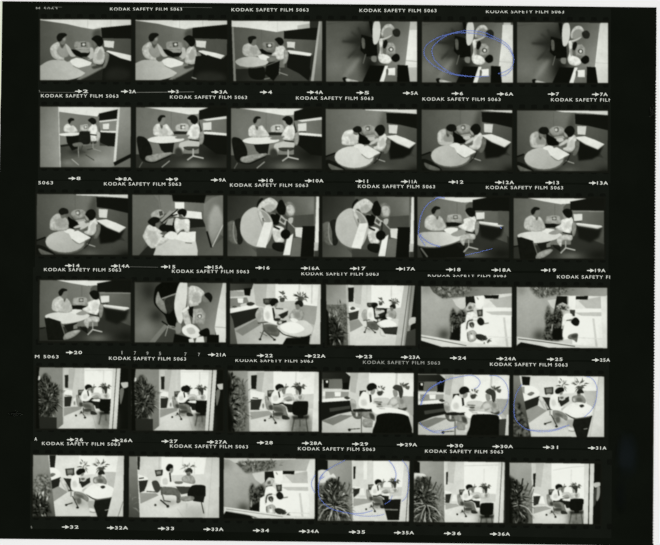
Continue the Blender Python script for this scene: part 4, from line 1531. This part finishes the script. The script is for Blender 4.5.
def develop(key, fr):
    """expose one printed picture: returns grey values, owner index per cell and the id list"""
    quad = fr['quad']; xs = [q[0] for q in quad]; ys = [q[1] for q in quad]
    x0, y0 = min(xs)-10, min(ys)-10; nx = int((max(xs)+10-x0)/CELL)+1; ny = int((max(ys)+10-y0)/CELL)+1
    X = x0 + (np.arange(nx*2)+.5)*ST; Y = y0 + (np.arange(ny*2)+.5)*ST
    rs = np.random.RandomState(key+3)
    img = np.full((ny*2, nx*2), float(fr['base'])); own = np.zeros(img.shape, int); ids = ['']
    first = set(); tone0 = {}; body0 = {}; folds = noise(img.shape, 3.2, rs) + 0.6*noise(img.shape, 1.6, rs)
    def put(pts, val, iid, feather=0.0, form=False, owner=True, alpha=1.0):
        a0 = max(0, int((min(p[0] for p in pts)-x0)/ST)-1 - int(feather*3)); a1 = min(nx*2, int((max(p[0] for p in pts)-x0)/ST)+2+int(feather*3))
        b0 = max(0, int((min(p[1] for p in pts)-y0)/ST)-1 - int(feather*3)); b1 = min(ny*2, int((max(p[1] for p in pts)-y0)/ST)+2+int(feather*3))
        if a1 <= a0 or b1 <= b0: return
        m = inside(pts, X[a0:a1], Y[b0:b1]); f = m.astype(float)
        if feather: f = blur(f, feather)
        v = val(X[None, a0:a1], Y[b0:b1, None]) if callable(val) else val
        if form:
            e = np.clip((blur(m.astype(float), 4.0)-.5)*2, 0, 1)
            g = np.pad(e, ((2, 2), (2, 2)), mode='edge'); lit = g[4:, 2:-2] - g[:-4, 2:-2]
            v = v * (0.87 + 0.14*e + 0.10*lit) * (1 + 0.045*folds[b0:b1, a0:a1])
        sub = img[b0:b1, a0:a1]; img[b0:b1, a0:a1] = sub*(1-f*alpha) + v*f*alpha
        if owner:
            own[b0:b1, a0:a1][m] = ids.index(iid)
    for (i, t, m, nums) in fr['shapes']:
        if i not in ids: ids.append(i)
        pts = [(nums[j], nums[j+1]) for j in range(0, len(nums)-1, 2)]
        if m[0] in 'bk': val = None
        elif '@' in t:
            g, q = t.split('@'); ga, gb = [float(k) for k in g.split('>')]; gx0, gy0, gx1, gy1 = [float(k) for k in q.split(',')]
            d2 = (gx1-gx0)**2 + (gy1-gy0)**2
            val = (lambda xx, yy, ga=ga, gb=gb, gx0=gx0, gy0=gy0, gx1=gx1, gy1=gy1, d2=d2:
                   ga + (gb-ga)*np.clip(((xx-gx0)*(gx1-gx0)+(yy-gy0)*(gy1-gy0))/d2, -.3, 1.3))
        elif m[0] == 'n': val = None
        else: val = float(t)
        form = i in FORM
        m, *fx = m.split('~'); fe = float(fx[0])/ST if fx else 0.0
        if not fx and i in ('man', 'woman') and i in first and m == 's' and float(t) > 60: fe = 3.4 if within(pts, body0.get(i)) and abs(float(t)-tone0.get(i, 0)) < 75 else 0.8
        if i not in first and '@' not in t and m[0] in 'spe': tone0[i] = float(t); body0[i] = smooth(pts) if m[0] == 's' else pts
        if m == 'e' and i == 'mon' and float(t) > 170 and not fx: fe = 1.5; nums = [nums[0], nums[1], nums[2]*1.3, nums[3]*1.4]
        first.add(i)
        if m[0] == 'p': put(pts, val, i, feather=fe, form=form)
        elif m[0] == 's': put(smooth(pts), val, i, feather=fe, form=form and fe == 0, alpha=0.6 if fe > 3 and not fx else 1.0)
        elif m == 'e': put(ellipse(*nums[:4]), val, i, feather=fe, form=form and fe == 0)
        elif m[0] == 'l':
            L, R = stroke(open_smooth(pts, 3) if len(pts) > 2 else pts, float(m[1:])); put(L + R[::-1], val, i, feather=fe)
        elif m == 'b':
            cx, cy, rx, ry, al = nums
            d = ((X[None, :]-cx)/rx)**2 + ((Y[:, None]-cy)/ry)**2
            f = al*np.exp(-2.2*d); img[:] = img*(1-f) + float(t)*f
        elif m[0] == 'n':       # busy texture (foliage, clutter)
            ga, gb = [float(k) for k in t.split('>')]; sc = float(m[1:])
            nz = noise(img.shape, sc, rs); nz = np.clip(.5 + .33*nz, 0, 1)
            a = np.zeros(img.shape, bool); a |= inside(smooth(pts), X, Y)
            f = blur(a.astype(float), 4.0); img[:] = img*(1-f) + (ga + (gb-ga)*nz)*f; own[a] = ids.index(i)
        elif m == 'k':
            seed, n, cx, cy, rx, ry, ln, wd, t0, t1 = nums[:10]
            rnd = random.Random(int(seed)*77 + 5)
            for q in range(int(n)):
                a = rnd.uniform(0, 2*math.pi); rr = math.sqrt(rnd.random())
                x, y = cx + rx*rr*math.cos(a), cy + ry*rr*math.sin(a)
                da = math.atan2((y-cy)/ry - 0.35, (x-cx)/rx) + rnd.uniform(-.7, .7)
                l = ln*rnd.uniform(.5, 1.1); w = wd*rnd.uniform(.6, 1.2)
                dx, dy = math.cos(da), math.sin(da); droop = l*.18
                blade = [(x, y), (x+dx*l*.45-dy*w/2, y+dy*l*.45+dx*w/2), (x+dx*l, y+dy*l+droop), (x+dx*l*.45+dy*w/2, y+dy*l*.45-dx*w/2)]
                put(blade, t0 + (t1-t0)*rnd.random()**1.6, i)
    # lens fall-off, silver grain and the softness of the enlargement
    u = (X[None, :]-331)/331; v = (Y[:, None]-222)/222
    img *= 1.0 - fr.get('vig', 0.09)*np.clip(u*u+v*v-.45, 0, 2)
    img *= 1 + 0.012*noise(img.shape, 9, rs) + 0.010*noise(img.shape, 1.8, rs)
    img = np.minimum(img, 238 + 0.2*(img-238))
    q = inside(quad, X, Y); img[~q] = 21; own[~q] = 0
    img = blur(img, fr.get('soft', 1.65))
    # corner values for the printed cells
    p = np.pad(img, ((1, 1), (1, 1)), mode='edge')
    cor = 0.25*(p[0::2, 0::2]+p[1::2, 0::2]+p[0::2, 1::2]+p[1::2, 1::2])
    return x0, y0, nx, ny, cor, own[::2, ::2], ids
TONES = np.array([tone(g) for g in range(256)])
def cells_mesh(name, o, x0, y0, nx, ny, cor, sel, z):
    jj, ii = np.nonzero(sel)
    vid = np.stack([jj*(nx+1)+ii, (jj+1)*(nx+1)+ii, (jj+1)*(nx+1)+ii+1, jj*(nx+1)+ii+1], 1)
    uq, inv = np.unique(vid.ravel(), return_inverse=True)
    vy, vx = uq // (nx+1), uq % (nx+1)
    co = np.empty((uq.size, 3)); co[:, 0] = wx(o[0] + (x0+vx*CELL)*0.15); co[:, 1] = wy(o[1] + (y0+vy*CELL)*0.15); co[:, 2] = z
    g = np.clip(cor[vy, vx], 0, 254.99); k = g.astype(int); fr_ = (g-k)[:, None]
    col = TONES[k]*(1-fr_) + TONES[k+1]*fr_
    me = bpy.data.meshes.new(name); n = len(jj)
    me.vertices.add(uq.size); me.vertices.foreach_set('co', co.astype(np.float32).ravel())
    me.loops.add(n*4); me.loops.foreach_set('vertex_index', inv.astype(np.int32).ravel())
    me.polygons.add(n); me.polygons.foreach_set('loop_start', np.arange(0, n*4, 4, dtype=np.int32))
    at = me.color_attributes.new('ink', 'FLOAT_COLOR', 'POINT'); at.data.foreach_set('color', col.astype(np.float32).ravel())
    me.update(calc_edges=True); return me
for key, fr in FR.items():
    o = fr['o']; z = PAPER_T + 1.6e-5
    x0, y0, nx, ny, cor, own, ids = develop(key, fr)
    fo = link('photo_frame', cells_mesh('photo_frame', o, x0, y0, nx, ny, cor, own == 0, z), sheet, M_PRINT); fo['label'] = fr['label']
    for q in range(1, len(ids)):
        sel = own == q
        if sel.sum() < 4: continue
        nm, lb = NAMES.get(ids[q], (ids[q], None))
        ob = link(nm, cells_mesh(nm, o, x0, y0, nx, ny, cor, sel, z), fo, M_PRINT)
        if lb: ob['label'] = lb

# ------------------------------------------------------------------ blue pen marks drawn on the print
def pen(label, ox, oy, lines):
    s = Sheet(); z = PAPER_T + 4.5e-4
    for k, (w, *nums) in enumerate(lines):
        pts = open_smooth([(ox + nums[j]*0.15, oy + nums[j+1]*0.15) for j in range(0, len(nums), 2)], 6)
        L, R = stroke(pts, w*1.0 + 0.2)
        for j in range(len(L)-1): s.poly([L[j], L[j+1], R[j+1], R[j]], z + 3e-6*k, lambda p: (0, 0, 0, 1))
    s.build('pen_mark', sheet, M_PEN)['label'] = label
pen('blue pen ellipse drawn twice around frame 6', 417, 19, [
 (.8, 480,382, 400,386, 280,378, 190,355, 110,310, 60,262, 45,220, 60,180, 110,140, 190,108, 280,94, 380,98, 460,116, 540,148, 600,188, 635,240, 643,285, 622,330, 570,358, 540,365),
 (.8, 340,382, 240,366, 170,325, 120,280, 100,230, 105,190, 140,150, 210,105, 300,82, 360,80, 440,90, 520,125, 580,155, 620,195, 640,250),
 (.7, 555,382, 600,368, 640,325)])
pen('blue pen loop drawn around the left of frame 18', 414, 194, [
 (1.2, 205,27, 170,24, 140,32), (.8, 150,30, 100,60, 60,110, 40,170, 30,240, 32,275, 55,318, 75,345), (1.2, 38,275, 70,305, 120,335, 175,351),
 (.9, 35,290, 48,265), (.5, 340,408, 420,390, 520,365), (.8, 574,216, 580,230)])
pen('blue pen loops drawn around frame 30', 414, 371, [
 (.8, 50,225, 60,180, 95,130, 150,90, 220,57, 300,38, 380,28, 420,45, 440,75, 425,105, 400,118), (.7, 500,30, 560,35, 610,80, 628,140, 620,210, 590,270, 555,292),
 (.7, 40,340, 60,370, 120,398, 190,395, 260,378, 285,368), (.6, 70,372, 130,408, 200,412), (.8, 42,225, 66,165, 110,110, 180,68)])
pen('blue pen ellipse drawn around frame 31', 509, 373, [
 (.7, 85,75, 50,130, 34,190, 32,240, 36,290, 60,330, 110,370, 180,388, 260,389, 330,374, 400,345), (.6, 130,378, 220,382, 300,376, 380,350),
 (.7, 515,24, 545,32, 572,62, 585,110, 576,190, 545,250, 500,292)])
pen('blue pen loops drawn around frame 35', 314, 457, [
 (.8, 205,22, 130,60, 70,100, 40,150, 30,200, 35,260, 60,300, 110,340, 180,362, 260,375, 330,372, 390,355), (.6, 255,380, 330,392, 420,390, 470,378),
 (.9, 498,22, 528,60, 546,110, 540,160), (.6, 522,255, 505,290, 470,312), (.7, 588,22, 618,60, 632,130, 626,220, 610,270, 585,295),
 (.8, 8,117, -12,155, -16,190, 6,237), (.8, 60,110, 36,145, 70,130)])
